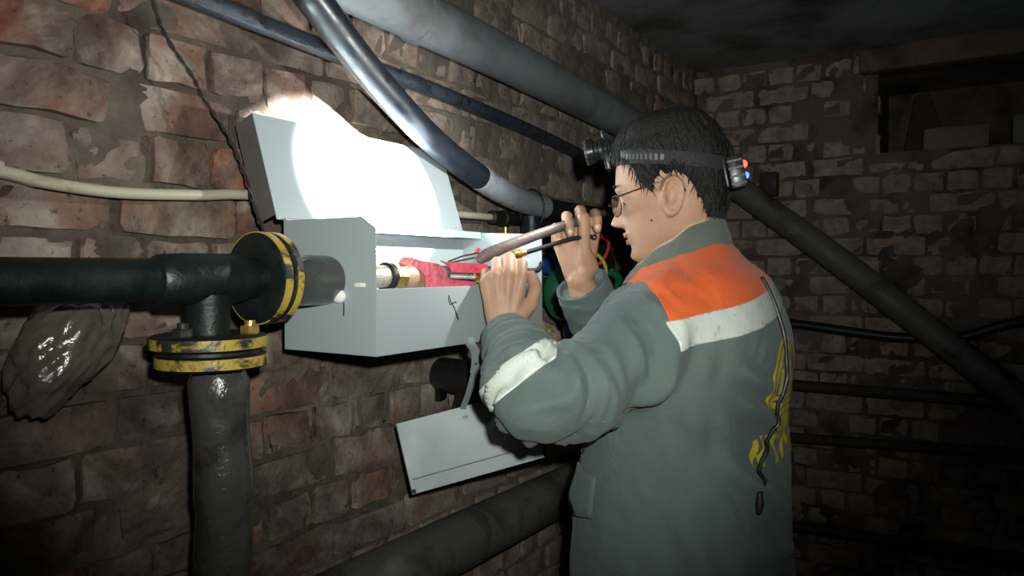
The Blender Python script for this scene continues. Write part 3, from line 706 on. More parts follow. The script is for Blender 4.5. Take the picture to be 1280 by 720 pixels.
def head_pt(u, ph, off=0):
    """ph: angle from the face (0) over the left ear (90) to the back (180)"""
    c, s = math.cos(ph), math.sin(ph)
    fr, bk, wd = hf(T_FRONT, u), hf(T_BACK, u), hf(T_WIDE, u)
    mid = (fr + bk) * .5 * .35
    e = .86 if c > 0 else .95
    f = mid + ((fr - mid) if c > 0 else (mid - bk)) * math.copysign(abs(c) ** e, c); l = wd * math.copysign(abs(s) ** .9, s)
    if off:
        r = math.hypot(f - mid, l) or 1e-6; k = (r + off) / r; f = mid + (f - mid) * k; l *= k
    return f, l
def face_detail(f, l, u):
    if f < .03: return f
    al = abs(l)
    A = np.interp(u, [-.052, -.047, -.042, -.036, -.030, -.02, -.01, 0, .01], [0, .004, .018, .027, .0255, .018, .011, .005, 0])
    sg = np.interp(u, [-.05, -.035, -.02, 0], [.0135, .0115, .0085, .0075])
    f += A * math.exp(-(l / sg) ** 2)
    f += .009 * math.exp(-((al - .0135) / .006) ** 2 - ((u + .039) / .007) ** 2)
    f -= .012 * math.exp(-((al - .031) / .015) ** 2 - ((u - .001) / .011) ** 2)
    f += .004 * math.exp(-((al - .028) / .022) ** 2 - ((u - .02) / .008) ** 2)
    f += .004 * math.exp(-((al - .045) / .014) ** 2 - ((u + .024) / .014) ** 2)
    lip = math.exp(-(l / .021) ** 2)
    f += lip * (.0075 * math.exp(-((u + .0585) / .0045) ** 2) + .0065 * math.exp(-((u + .0715) / .005) ** 2) - .003 * math.exp(-((u + .065) / .0018) ** 2))
    f -= .003 * math.exp(-(l / .003) ** 2 - ((u + .051) / .004) ** 2)
    f += .004 * math.exp(-(l / .016) ** 2 - ((u + .099) / .009) ** 2)
    return f
body = MB()
US = np.concatenate([np.linspace(-.125, -.11, 6)[:-1], np.linspace(-.11, .10, 96), np.linspace(.10, .120, 12)[1:]]); NP = 128
vs = []; fs = []
for u in US:
    for k in range(NP):
        f, l = head_pt(u, 2 * math.pi * k / NP); f = face_detail(f, l, u); vs.append(hp(f, l, u))
for i in range(len(US) - 1):
    for k in range(NP):
        k2 = (k + 1) % NP; fs.append((i * NP + k, i * NP + k2, (i + 1) * NP + k2, (i + 1) * NP + k))
fs.append(tuple(range(NP - 1, -1, -1))); fs.append(tuple((len(US) - 1) * NP + k for k in range(NP)))
body.add(vs, fs)
for s_ in (-1, 1): body.ball(hp(.0715, s_ * .031, .0), .0135, n=20, m=14)          # lids
# ears
def ear(sd):
    """dish shaped ear: rolled rim, hollow, lobe"""
    NR, NA = 14, 48; fr, bk = [], []
    base = V((.006, sd * .0735, -.016)); ax_f = V((math.cos(R(24)), -sd * -.0 , 0)); out = V((-.42, sd * .9, 0)).normalized(); e_f = V((.9, sd * .42, 0)).normalized(); e_u = V((-.16, 0, 1)).normalized()
    vs = []
    for side in (0, 1):
        for i in range(NR + 1):
            rho = i / NR
            for k in range(NA):
                a = 2 * math.pi * k / NA; ca, sa = math.cos(a), math.sin(a)
                rx = .0200 * (1 + .12 * sa) * (1.0 if ca < 0 else .85); ry = .034
                x, y = rho * rx * ca, rho * ry * sa
                if side == 0:
                    rim = .0065 * math.exp(-((rho - .86) / .12) ** 2) * (1 if not (ca > .3 and sa < .35) else .25)
                    hollow = -.0045 * math.exp(-(((x - .002) / .007) ** 2 + ((y + .003) / .012) ** 2))
                    anti = .0035 * math.exp(-((rho - .52) / .13) ** 2) * (1 if ca < .2 else .1)
                    trag = .005 * math.exp(-(((x - .0125) / .004) ** 2 + ((y + .004) / .006) ** 2))
                    h = .0085 + rim + hollow + anti + trag - .002 * rho + .008 * (-x / .0175) * .5
                else: h = -.004 + .008 * (-x / .0175) * .45 if rho > .75 else -.012
                vs.append(hp(*(base + e_f * x + e_u * y + out * h)))
    fs = []; M = (NR + 1) * NA
    for side in (0, 1):
        for i in range(NR):
            for k in range(NA):
                k2 = (k + 1) % NA; b = side * M; q = (b + i * NA + k, b + i * NA + k2, b + (i + 1) * NA + k2, b + (i + 1) * NA + k); fs.append(q)
    for k in range(NA): k2 = (k + 1) % NA; fs.append((NR * NA + k, NR * NA + k2, M + NR * NA + k2, M + NR * NA + k))
    bm = bmesh.new(); bv = [bm.verts.new(v) for v in vs]
    for f in fs:
        try: bm.faces.new([bv[i] for i in f])
        except ValueError: pass
    bmesh.ops.remove_doubles(bm, verts=bm.verts[:], dist=1e-5); bmesh.ops.recalc_face_normals(bm, faces=bm.faces[:]); bm.verts.index_update()
    r = ([v.co.copy() for v in bm.verts], [[v.index for v in f.verts] for f in bm.faces]); bm.free(); return r
body.add(*ear(1)); body.add(*ear(-1))
# neck, trunk, legs (inside the clothes)
body.tube([hp(-.018, 0, -.03), hp(-.022, 0, -.09), (1.235, .435, 1.46), (1.235, .43, 1.40)], [(.058, .054), (.056, .054), (.06, .058), (.075, .066)], 32, 'round', ref=HL)
q = spline([(1.235, .43, 1.42, .09, .07), (1.235, .43, 1.36, .17, .095), (1.235, .43, 1.25, .17, .11), (1.235, .43, 1.10, .15, .10), (1.235, .43, .95, .16, .115), (1.235, .43, .86, .15, .11)], 6)
body.tube(q[:, :3], [tuple(r) for r in q[:, 3:]], 32, 'round', ref=(1, 0, 0))
for s_ in (-1, 1):
    q = spline([(1.235 + s_ * .085, .43, .90, .082), (1.235 + s_ * .095, .435, .70, .07), (1.235 + s_ * .10, .44, .49, .055), (1.235 + s_ * .105, .435, .33, .052), (1.235 + s_ * .11, .42, .10, .036)], 6)
    body.tube(q[:, :3], list(q[:, 3]), 20, 'round')
    body.tube([(1.235 + s_ * .11, .40, .05), (1.235 + s_ * .12, .55, .035)], [.038, .032], 16, 'round')
# arms
LSH, LEL, LWR = V((1.075, .42, 1.362)), V((.872, .503, 1.280)), V((1.052, .686, 1.343))
RSH, REL, RWR = V((1.41, .46, 1.365)), V((1.43, .62, 1.20)), V((1.269, .651, 1.427))
for sh, el, wr in ((LSH, LEL, LWR), (RSH, REL, RWR)):
    body.tube([PC + V((0, 0, 1.33)) + (sh - PC - V((0, 0, 1.33))) * .6, sh + V((0, 0, -.015)), (sh + el) / 2 + V((0, -.004, -.022)), el + V((.004, -.004, -.008))], [.042, .042, .038, .034], 20, 'round')
    body.tube([el + V((.004, -.004, -.008)), el + (wr - el) * .35, el + (wr - el) * .75, wr], [.034, .036, .030, .0265], 20, 'round')

NAILS = []
def hand(wrist, T, A, N, fingers, thumb, squeeze=1.0, wide=1.0):
    """T towards the thumb, A along the palm, N out of the back of the hand"""
    def P(t, a, n): return V(wrist) + T * t * wide + A * a + N * n
    kn = {'i': (.031, .090, 0), 'm': (.010, .096, .004), 'r': (-.011, .091, .002), 'p': (-.030, .081, -.004)}
    ln = {'i': (.041, .025, .019), 'm': (.045, .029, .020), 'r': (.042, .027, .020), 'p': (.033, .020, .018)}
    rd = {'i': .0106, 'm': .0109, 'r': .0105, 'p': .0095}
    body.tube([P(0, -.03, 0), P(0, .005, 0), P(.001, .03, -.003), P(.001, .06, -.004), P(.001, .084, -.003)], [(.024, .018), (.026, .0165), (.033, .0165), (.037, .0165), (.037, .013)], 24, 'round', ref=T)
    for f in 'imrp':
        k = kn[f]; k0 = (k[0] * .45, .01, 0)
        body.tube([P(*k0), P(*[(a + b) / 2 for a, b in zip(k0, k)]), P(*k)], [.013, .0115, .0112], 14, 'round')
        bends, splay = fingers[f]; ang = 0; p = V(k); pts = [p.copy()]; dirs = []
        for L, b in zip(ln[f], bends):
            ang += R(b); d = V((math.sin(R(splay)) * math.cos(ang), math.cos(ang) * math.cos(R(splay)), -math.sin(ang))); p = p + d * L; pts.append(p.copy()); dirs.append((d, ang))
        r = rd[f]; W_ = [P(*x) for x in pts]
        mids = [W_[0], W_[0].lerp(W_[1], .5), W_[1], W_[1].lerp(W_[2], .5), W_[2], W_[2].lerp(W_[3], .6), W_[3]]
        body.tube(mids, [r * 1.12, r * 1.0, r * 1.05, r * .93, r * .96, r * .88, r * .74], 14, 'round')
        d, ang = dirs[-1]; nd = T * 0 + A * math.sin(ang) + N * math.cos(ang); dd = (W_[3] - W_[2]).normalized()
        NAILS.append((W_[2].lerp(W_[3], .78) + nd * r * .77, dd, nd, r))
    th = [P(*x) for x in thumb]
    body.tube([P(.006, .004, -.006), th[0], th[0].lerp(th[1], .5), th[1], th[1].lerp(th[2], .5), th[2], th[2].lerp(th[3], .6), th[3]], [.018, .0185, .016, .0128, .0118, .0118, .0108, .0088], 16, 'round')
    dd = (th[3] - th[2]).normalized()
    return th, dd
# left hand: back towards the room, fingers folded over the levers, thumb up beside them
LA = (V((.02, .03, 1)) + RT * .02).normalized(); LN = (-FW + V((0, 0, .1))); LN = (LN - LA * LN.dot(LA)).normalized(); LT = LA.cross(LN); LT = LT if LT.dot(RT) > 0 else -LT
th, dd = hand(LWR, LT, LA, LN, {'i': ((50, 72, 45), 1), 'm': ((48, 74, 48), 0), 'r': ((50, 72, 48), 0), 'p': ((55, 70, 45), 0)},
              [(.026, .028, -.008), (.048, .046, -.012), (.056, .073, -.020), (.049, .096, -.028)])
# right hand: palm towards the room, fingers come over the lever, thumb straight up
RA = (V((0, 0, 1)) - RT * .10 + FW * .02).normalized(); RN = FW.copy(); RN = (RN - RA * RN.dot(RA)).normalized(); RTt = RA.cross(RN); RTt = RTt if RTt.dot(RT) > 0 else -RTt
th2, dd2 = hand(RWR, RTt, RA, RN, {'i': ((36, 86, 62), 2), 'm': ((36, 90, 62), 0), 'r': ((40, 88, 58), -2), 'p': ((48, 82, 55), -5)},
                [(.016, .026, -.020), (.008, .056, -.038), (.010, .088, -.046), (.014, .116, -.046)], wide=1.22)
me = fuse('body', body, .0023, 3, .5)
body_o = mesh_obj('body', me, 'skin', person)
for i, (c, d, nd, r) in enumerate(NAILS):
    sd = d.cross(nd).normalized(); mr = Matrix((sd, d, nd)).transposed()
    MB().ball(c, (r * .55, r * .62, r * .16), mr, 12, 8).build('fingernail', 'nail', person)

# ---- face parts
for s_ in (-1, 1):
    o = MB().ball(hp(.0718, s_ * .031, -.0025), .0118, n=20, m=14).build('eye', 'eye_white', person)
    c = hp(.0728, s_ * .031, -.0025) + (HF * .93 - HU * .30).normalized() * .0078
    MB().ball(c, .0050, n=14, m=10).build('iris', 'iris_dark', o)
    q = [hp(.0935 - .10 * max(0, abs(x) - .03) * 1.6, s_ * (.031 + x), .022 + .004 * math.cos(x * 70)) for x in np.linspace(-.016, .022, 9)]
    MB().tube(q, [.0015, .0028, .003, .003, .0028, .0026, .0022, .0016, .0008], 8, 'round').build('eyebrow', 'hair', person)
q = [hp(face_detail(head_pt(-.065, p_)[0], head_pt(-.065, p_)[1], -.0648) - .0003, head_pt(-.065, p_)[1], -.065) for p_ in np.linspace(-.45, .45, 15)]
bd = me; bvh_body = BVHTree.FromPolygons([tuple(v) for v in np_verts(me) + np.array(PC)], [tuple(p.vertices) for p in me.polygons])
def on_body(p, off=.0):
    c, nrm, _, _ = bvh_body.find_nearest(V(p)); return c + nrm * off, nrm
for dz, r_ in ((.0055, .0042), (-.006, .0045)):
    pts = [on_body(hp(.105 - .5 * x * x * 12, x, -.065 + dz), -.0012)[0] for x in np.linspace(-.021, .021, 13)]
    MB().tube(pts, [(r_ * (1 - (x / .0225) ** 2) + .0006, .0022) for x in np.linspace(-.021, .021, 13)], 10, 'round', ref=HU).build('lip', 'lip', person)
c, nn = on_body(hp(.05, .08, -.050), 0); MB().ball(c, .0021, n=10, m=8).build('mole', 'mole_brown', person)

# ---- hair: a cropped cap that emerges from the scalp along the hairline
def hairline(deg):
    d = abs(deg); d = 360 - d if d > 180 else d
    return float(np.interp(d, [0, 30, 46, 56, 62, 67, 72, 77, 84, 96, 106, 114, 126, 150, 180], [.078, .074, .062, .046, .024, .0, -.008, .012, .022, .020, .004, -.025, -.06, -.092, -.098]))
def hair_thick(u, deg):
    d = abs(deg); d = 360 - d if d > 180 else d
    t_ = .011 + .012 * sm(.03, .11, u) - .006 * sm(100, 170, d) * (1 - sm(-.02, .05, u))
    jag = .008 * noise.noise(V((deg * .35, u * 25, 3))) + .006 * noise.noise(V((deg * 1.1, 4, 1)))
    mk = sm(-.004, .02, u - hairline(deg) + jag)
    return -.005 + (t_ + .005) * mk + mk * .0022 * noise.noise(V((deg * .8, u * 40, 0)))
HUU = np.linspace(-.124, .1195, 130); HN = 240; vs = []; fs = []
for u in HUU:
    for k in range(HN):
        deg = 360 * k / HN; f, l = head_pt(u, R(deg), hair_thick(u, deg)); vs.append(hp(f, l, u + .017 * sm(.085, .12, u)))
for i in range(len(HUU) - 1):
    for k in range(HN):
        k2 = (k + 1) % HN; fs.append((i * HN + k, i * HN + k2, (i + 1) * HN + k2, (i + 1) * HN + k))
fs.append(tuple((len(HUU) - 1) * HN + k for k in range(HN)))
# keep only what stands above the scalp
keep = [f for f in fs if max(hair_thick(HUU[i // HN], 360 * (i % HN) / HN) for i in f[:8]) > -.0035]
m = MB(); m.v = [tuple(v) for v in vs]; m.f = keep
hair = m.build('hair', 'hair', person, angle=80)
rh = random.Random(3); m = MB()
for k in range(1500):
    deg = rh.uniform(0, 360); ul = hairline(deg)
    u = ul + .012 + abs(rh.gauss(0, 1)) * .02 if rh.random() < .75 else rh.uniform(ul + .01, .115)
    if u > .116: continue
    L = rh.uniform(.014, .026); back = rh.uniform(-7, 7); pts = []
    for j in range(4):
        uu = u - L * j / 3; dg_ = deg + back * j / 3; f, l = head_pt(max(uu, -.12), R(dg_), max(.002, hair_thick(u, deg)) * (1.02 - .18 * j / 3) + .001)
        pts.append(hp(f, l, uu + .017 * sm(.085, .12, uu)))
    m.tube(pts, [.0009, .0008, .0006, .0002], 3, 'flat')
m.build('hair_strands', 'hair', hair, kind='stuff')

# ------------------------------------------------------------------ clothes
def torso_sections():
    # z, half width, half depth, centre x, centre y
    return [(.80, .215, .176, 1.243, .436), (.90, .215, .176, 1.243, .434), (1.0, .212, .172, 1.241, .434), (1.10, .21, .165, 1.24, .431), (1.20, .212, .153, 1.239, .422),
            (1.28, .214, .154, 1.238, .414), (1.34, .208, .148, 1.237, .411), (1.385, .19, .136, 1.236, .413), (1.42, .165, .120, 1.236, .419), (1.445, .122, .095, 1.236, .431), (1.466, .088, .080, 1.235, .434), (1.482, .066, .068, 1.235, .438)]
q = spline([(s_[3], s_[4], s_[0], s_[1], s_[2]) for s_ in torso_sections()], 6)
jk = MB()
vs = []; NT_ = 72
for x, y, z, a, b in q:
    for k in range(NT_):
        th_ = 2 * math.pi * k / NT_; c, s_ = math.cos(th_), math.sin(th_)
        yy = y + b * math.copysign(abs(s_) ** .84, s_); vs.append((x + a * math.copysign(abs(c) ** .84, c), yy, z - .42 * sm(1.37, 1.47, z) * max(-.055, yy - .41)))
fs = [(i * NT_ + k, i * NT_ + (k + 1) % NT_, (i + 1) * NT_ + (k + 1) % NT_, (i + 1) * NT_ + k) for i in range(len(q) - 1) for k in range(NT_)]
fs += [tuple(range(NT_ - 1, -1, -1)), tuple((len(q) - 1) * NT_ + k for k in range(NT_))]
jk.add(vs, fs)
def sleeve(pts):
    q = spline(pts, 8); jk.tube(q[:, :3], list(q[:, 3]), 40, 'flat')
LCU = LEL + (LWR - LEL) * .80
sleeve([(1.18, .425, 1.375, .085), (*(LSH + V((.03, -.012, -.008))), .087), (*(LSH.lerp(LEL, .35) + V((0, -.006, -.022))), .075), (*(LSH.lerp(LEL, .72) + V((0, -.004, -.024))), .063), (*(LEL + V((.012, -.004, -.012))), .058), (*(LEL.lerp(LWR, .16) + V((-.008, .008, -.004))), .054), (*LEL.lerp(LWR, .45), .050), (*LEL.lerp(LWR, .72), .0455), (*LCU, .043)])
RCU = REL + (RWR - REL) * .93
sleeve([(1.30, .43, 1.375, .085), (*(RSH + V((-.03, .0, -.005))), .09), (*RSH.lerp(REL, .5), .082), (*(REL + V((0, -.01, -.01))), .066), (*REL.lerp(RWR, .25), .062), (*REL.lerp(RWR, .6), .055), (*RCU, .05)])
jme = fuse('jacket', jk, .0055, 14, .5)
# folds
a = np_verts(jme); nrm = np_norms(jme); d = np.zeros(len(a))
def seg_dist(a, p, q):
    p = np.array(p); q = np.array(q); t_ = np.clip(((a - p) @ (q - p)) / ((q - p) @ (q - p)), 0, 1); return np.linalg.norm(a - (p + t_[:, None] * (q - p)), axis=1), t_
FOLDS = [  # start, end, width, height
    ((1.05, .28, 1.27), (1.22, .26, 1.19), .014, .009), ((1.04, .27, 1.23), (1.24, .25, 1.13), .016, .009), ((1.06, .29, 1.31), (1.16, .26, 1.26), .012, .007),
    ((1.03, .31, 1.19), (1.2, .26, 1.07), .016, .008), ((1.03, .35, 1.25), (1.03, .30, 1.12), .016, .008), ((1.10, .27, 1.03), (1.30, .25, .98), .016, .007), ((1.02, .36, 1.10), (1.06, .30, .92), .02, .007),
    ((.93, .44, 1.325), (.90, .50, 1.19), .012, .008), ((.90, .47, 1.325), (.875, .53, 1.20), .010, .009), ((.96, .41, 1.32), (.98, .45, 1.20), .014, .007), ((1.0, .37, 1.34), (.95, .40, 1.20), .016, .007),
    ((.86, .54, 1.33), (.86, .56, 1.22), .010, .008), ((.90, .58, 1.33), (.93, .56, 1.24), .010, .006), ((1.03, .35, 1.40), (.98, .38, 1.26), .016, .006), ((1.06, .33, 1.38), (1.03, .33, 1.27), .014, .006),
    ((1.13, .275, 1.36), (1.10, .27, 1.31), .010, .005), ((1.16, .27, 1.35), (1.10, .27, 1.29), .008, .005)]
for p_, q_, wd, hh in FOLDS:
    ds, t_ = seg_dist(a, p_, q_); hh *= 1.7; d += hh * np.exp(-(ds / wd) ** 2) * np.sin(np.pi * np.clip(t_ * .9 + .05, 0, 1)) - hh * .55 * np.exp(-((ds - wd * 1.7) / wd) ** 2) * np.sin(np.pi * np.clip(t_ * .9 + .05, 0, 1)) * (ds < .09)
def ridge(x): return 1 - np.abs(x) * 2
for path, amp in (((LSH + V((.10, 0, 0)), LSH, LEL, LWR), 1.0), ((RSH, REL, RWR), .7)):
    best = np.full(len(a), 9.); s0 = 0; ss = np.zeros(len(a)); el_s = 0
    for k in range(len(path) - 1):
        ds, t_ = seg_dist(a, path[k], path[k + 1]); L_ = (path[k + 1] - path[k]).length; up_ = ds < best; ss[up_] = s0 + t_[up_] * L_; best = np.minimum(best, ds); s0 += L_
        if k == len(path) - 3: el_s = s0
    wgt = np.clip((.12 - best) / .04, 0, 1) * amp * (.35 + .9 * np.exp(-((ss - el_s) / .075) ** 2) + .5 * np.exp(-((ss - .10) / .06) ** 2))
    idx = np.nonzero(wgt > .05)[0]
    for i in idx:
        p_ = a[i]; v_ = noise.noise(V((ss[i] * 26 + p_[2] * 9, p_[2] * 7 + p_[0] * 5, p_[1] * 6))); w_ = noise.noise(V((ss[i] * 52 + p_[2] * 16, p_[2] * 10, p_[1] * 10 + 5)))
        d[i] += wgt[i] * (.022 * (.5 - abs(v_) * 1.6) + .008 * (.5 - abs(w_) * 1.6))
for i in range(len(a)):
    p_ = a[i]; n1 = noise.noise(V((p_[0] * 9, p_[1] * 9, p_[2] * 6 + p_[0] * 4))); n2 = noise.noise(V((p_[0] * 22 + p_[2] * 10, p_[1] * 22, p_[2] * 13)))
    d[i] += .0055 * n1 + (.0040 * (1 - abs(n2)) if n2 else 0)
flat_ = np.clip((a[:, 2] - 1.28) / .05, 0, 1) * np.clip((.41 - a[:, 1]) / .04, 0, 1) * np.clip((a[:, 0] - .98) / .04, 0, 1); d *= 1 - .72 * flat_
a = a + nrm * d[:, None]; put_verts(jme, a)
for p_ in jme.polygons: p_.use_smooth = True
jacket = mesh_obj('jacket', jme, 'jacket_grey', person)
JW = np_verts(jme) + np.array(PC)
bvh = BVHTree.FromPolygons([tuple(v) for v in JW], [tuple(p.vertices) for p in jme.polygons])
def on_jacket(p, off=.002):
    c, nr, _, _ = bvh.find_nearest(V(p)); return c + nr * off
def cut_patch(name, mat, planes, off, parent, near=None, **kw):
    """piece of the jacket surface between planes (point, normal: keeps the side the normal points away from)"""
    bm = bmesh.new(); bm.from_mesh(jme); bm.transform(Matrix.Translation(PC))
    for co, no in planes:
        geo = bm.verts[:] + bm.edges[:] + bm.faces[:]
        bmesh.ops.bisect_plane(bm, geom=geo, plane_co=V(co), plane_no=V(no), clear_outer=True)
    if near:
        dead = [v for v in bm.verts if not near(v.co)]; bmesh.ops.delete(bm, geom=dead, context='VERTS')
    bm.normal_update()
    vs0 = list(bm.verts)
    offs = [(v, v.normal.copy()) for v in vs0]
    for v, nn in offs: v.co += nn * off
    rim = [e for e in bm.edges if len(e.link_faces) == 1]
    r = bmesh.ops.extrude_edge_only(bm, edges=rim)
    for v in [x for x in r['geom'] if isinstance(x, bmesh.types.BMVert)]:
        c, nr, _, _ = bvh.find_nearest(v.co); v.co = c - nr * .001
    me = bpy.data.meshes.new(name); bm.to_mesh(me); bm.free()
    for p in me.polygons: p.use_smooth = True
    return mesh_obj(name, me, mat, parent, **kw)
# strip across the back: z = zt - k * (x - xs)
k_ = .19; zt = 1.418
def line_plane(z0, up): 
    no = V((-k_, 0, 1)).normalized(); return ((1.235, .3, z0), no if up else -no)
SEAM = ((.995, .355, 1.36), V((-1, .25, -.1)))       # left armhole: keep the side towards the spine
YOKE = ((.992, .36, 1.365), V((-.62, .74, -.24)))
SEAMR = ((1.40, .36, 1.37), V((1, .62, -.10)))
FRONT = ((1.235, .52, 1.40), V((0, 1, 0)))
cut_patch('shoulder_yoke', 'jacket_orange', [line_plane(zt, False), SEAM, YOKE, SEAMR, FRONT], .0018, jacket)
cut_patch('back_reflector', 'reflective_tape', [line_plane(zt, True), line_plane(zt - .040, False), SEAM, SEAMR, ((0, .44, 0), V((0, 1, 0)))], .0024, jacket)
def seg_near(c):
    t_ = min(1, max(0, (c - LEL).dot(LWR - LEL) / (LWR - LEL).length_squared)); return (c - LEL.lerp(LWR, t_)).length
fa = (LWR - LEL).normalized(); bc = LEL.lerp(LWR, .30) + V((0, 0, -.004)); bn = (V((0, 0, 1)) * .8 + RT * -.62 + FW * .25).normalized()
cut_patch('sleeve_reflector', 'reflective_tape', [(bc + bn * .019, bn), (bc - bn * .015, -bn), (bc + RT * .024, RT - V((0, 0, .3)))], .0024, jacket, near=lambda c: seg_near(c) < .10 and (c - bc).length < .14)
# cuffs
def ring_cuff(c, ax, r, nm):
    MB().lathe(c, ax, [(-.022, r - .002), (-.018, r + .002), (.010, r + .001), (.012, r - .002), (.010, r - .006), (-.02, r - .006), (-.022, r - .002)], 36, False).build(nm, 'jacket_grey', jacket)
ring_cuff(LCU, fa, .0445, 'cuff'); ring_cuff(RCU, (RWR - REL), .0515, 'cuff')
# collar: a stand-up band, higher at the nape, with a beige lining
def collar(name, mat, r0, r1, zb0, zf0, zb1, zf1, th_, parent, dy=0):
    m = MB(); N_ = 64; rows = []
    for (rr, zb, zf, t_) in ((r0, zb0, zf0, 0), (r0 * .5 + r1 * .5 + .002, (zb0 + zb1) / 2, (zf0 + zf1) / 2, 0), (r1, zb1, zf1, 0), (r1 - th_ / 2, zb1 + .003, zf1 + .003, 0), (r1 - th_, zb1, zf1, 0), (r0 - th_, zb0, zf0, 0)):
        row = []
        for k in range(N_ + 1):
            an = R(112) + R(316) * k / N_; c, s_ = math.cos(an), math.sin(an); fwd = .5 + .5 * s_
            row.append((1.233 + rr * c, .440 + dy + rr * (1.06 if s_ > 0 else .88) * s_ - .004, zb + (zf - zb) * fwd + .002 * math.sin(k * .7)))
        rows.append(row)
    vs = [p for r in rows for p in r]; W_ = N_ + 1
    fs = [(i * W_ + k, i * W_ + k + 1, (i + 1) * W_ + k + 1, (i + 1) * W_ + k) for i in range(len(rows) - 1) for k in range(N_)] + [((len(rows) - 1) * W_ + k, (len(rows) - 1) * W_ + k + 1, k + 1, k) for k in range(N_)]
    return m.add(vs, fs).build(name, mat, parent, angle=60)
co = collar('collar', 'collar_grey', .097, .081, 1.484, 1.415, 1.534, 1.438, .006, jacket)
collar('collar_lining', 'beige_fleece', .088, .0755, 1.48, 1.42, 1.536, 1.445, .006, co)
# emblem on the back, printed in yellow and folded with the cloth
def print_on_back(name, polys, mat, parent, cx_, cz_, rot=0, fine=.006):
    m = MB()
    for poly in polys:
        bm = bmesh.new(); vv = [bm.verts.new((x, y, 0)) for x, y in poly]
        try: f = bm.faces.new(vv)
        except ValueError: bm.free(); continue
        bmesh.ops.triangulate(bm, faces=bm.faces[:])
        for _ in range(4):
            es = [e for e in bm.edges if e.calc_length() > fine * 1.5]
            if not es: break
            bmesh.ops.subdivide_edges(bm, edges=es, cuts=1); bmesh.ops.triangulate(bm, faces=bm.faces[:])
        bm.verts.index_update(); pts = []
        for v in bm.verts:
            x = cx_ + v.co.x; z = cz_ + v.co.y
            h = bvh.ray_cast(V((x, -.1, z)), V((0, 1, 0))); c = h[0] if h[0] else V((x, .3, z)); pts.append(c + (h[1] if h[1] else V((0, -1, 0))) * .0016)
        m.add(pts, [[v.index for v in f.verts] for f in bm.faces]); bm.free()
    return m.build(name, mat, parent, angle=80)
def ell(cx_, cy_, rx, ry, a0=0, a1=360, n=28): return [(cx_ + rx * math.cos(R(t_)), cy_ + ry * math.sin(R(t_))) for t_ in np.linspace(a0, a1, n)]
def arc_band(rx0, ry0, rx1, ry1, a0, a1, n=24):
    o_ = ell(0, 0, rx1, ry1, a0, a1, n); i_ = ell(0, 0, rx0, ry0, a0, a1, n)
    return [[o_[k], o_[k + 1], i_[k + 1], i_[k]] for k in range(n - 1)]
ECX, ECZ = 1.226, 1.266
RX, RY = .072, .076
em = empty('emblem', (0, 0, 0)); em.parent = jacket; em.location = (0, 0, 0)
bpy.data.objects.remove(em)
print_on_back('emblem_ring', arc_band(RX * .9, RY * .9, RX, RY, 0, 360, 49), 'emblem_yellow', jacket, ECX, ECZ)
print_on_back('emblem_ring', arc_band(RX * .66, RY * .68, RX * .83, RY * .84, -35, 215, 40), 'emblem_yellow', jacket, ECX, ECZ)
for x in (-.034, -.017, 0, .017, .034):
    print_on_back('emblem_column', [[(x - .0055, -.012), (x + .0055, -.012), (x + .0055, .044 - abs(x) * .5), (x - .0055, .044 - abs(x) * .5)]], 'emblem_yellow', jacket, ECX, ECZ)
print_on_back('emblem_bar', [[(-.044, -.021), (.044, -.021), (.044, -.015), (-.044, -.015)]], 'emblem_yellow', jacket, ECX, ECZ)
for i, (y0, y1) in enumerate(((-.036, -.026), (-.048, -.039), (-.069, -.051))):
    wv = .046 - .006 * i
    pl = [(x, y0 + .003 * math.sin(x * 90)) for x in np.linspace(-wv + (.014 if i == 2 else 0), wv - (.014 if i == 2 else 0), 12)] + [(x, y1 + .003 * math.sin(x * 90)) for x in np.linspace(wv, -wv, 12)]
    print_on_back('emblem_wave', [pl], 'emblem_yellow', jacket, ECX, ECZ)
# lettering under the emblem
GL = {'K': [[(0, 0), (.3, 0), (.3, 1), (0, 1)], [(.3, .4), (.72, 1), (1, 1), (.5, .5), (1.0, 0), (.7, 0), (.3, .5)]],
      'T': [[(.36, 0), (.64, 0), (.64, .78), (.36, .78)], [(0, .78), (1, .78), (1, 1), (0, 1)]],
      'M': [[(0, 0), (.25, 0), (.25, 1), (0, 1)], [(.75, 0), (1, 0), (1, 1), (.75, 1)], [(.25, 1), (.25, .7), (.5, .3), (.5, .62)], [(.75, 1), (.5, .62), (.5, .3), (.75, .7)]]}
for ch_, x0 in zip('KTMK', (-.098, -.048, .002, .058)):
    wd = .043 if ch_ != 'M' else .049
    print_on_back('emblem_letter', [[(x0 + x * wd, -.122 + y * .046) for x, y in pl] for pl in GL[ch_]], 'emblem_yellow', jacket, ECX, ECZ)
# lower pocket flap and its draw cord, elbow seam
def surf(an, z, off):
    o_ = V((1.24, .424, z)); dr = V((math.cos(an), math.sin(an), 0)); h = bvh.ray_cast(o_ + dr * .6, -dr); c = h[0] if h[0] else o_ + dr * .2
    return c + dr * off
pts = []; rows = 7; cols = 9
for j in range(rows):
    for i in range(cols):
        an = R(137 + 22 * i / (cols - 1)); z = 1.130 - .062 * j / (rows - 1) - (.012 * (1 - abs(i - 4) / 4) if j == rows - 1 else 0) - .006 * i / (cols - 1)
        pts.append(surf(an, z, .005 + .009 * j / (rows - 1)))
fs = [(j * cols + i, j * cols + i + 1, (j + 1) * cols + i + 1, (j + 1) * cols + i) for j in range(rows - 1) for i in range(cols - 1)]
o = MB().add(pts, fs).build('pocket_flap', 'jacket_grey', jacket)
sd_ = o.modifiers.new('thick', 'SOLIDIFY'); sd_.thickness = .004
for da in (0, 4):
    MB().tube([surf(R(143 + da), z, .004) for z in np.linspace(1.215, 1.15, 8)], .0016, 6).build('draw_cord', 'black_rubber', jacket)

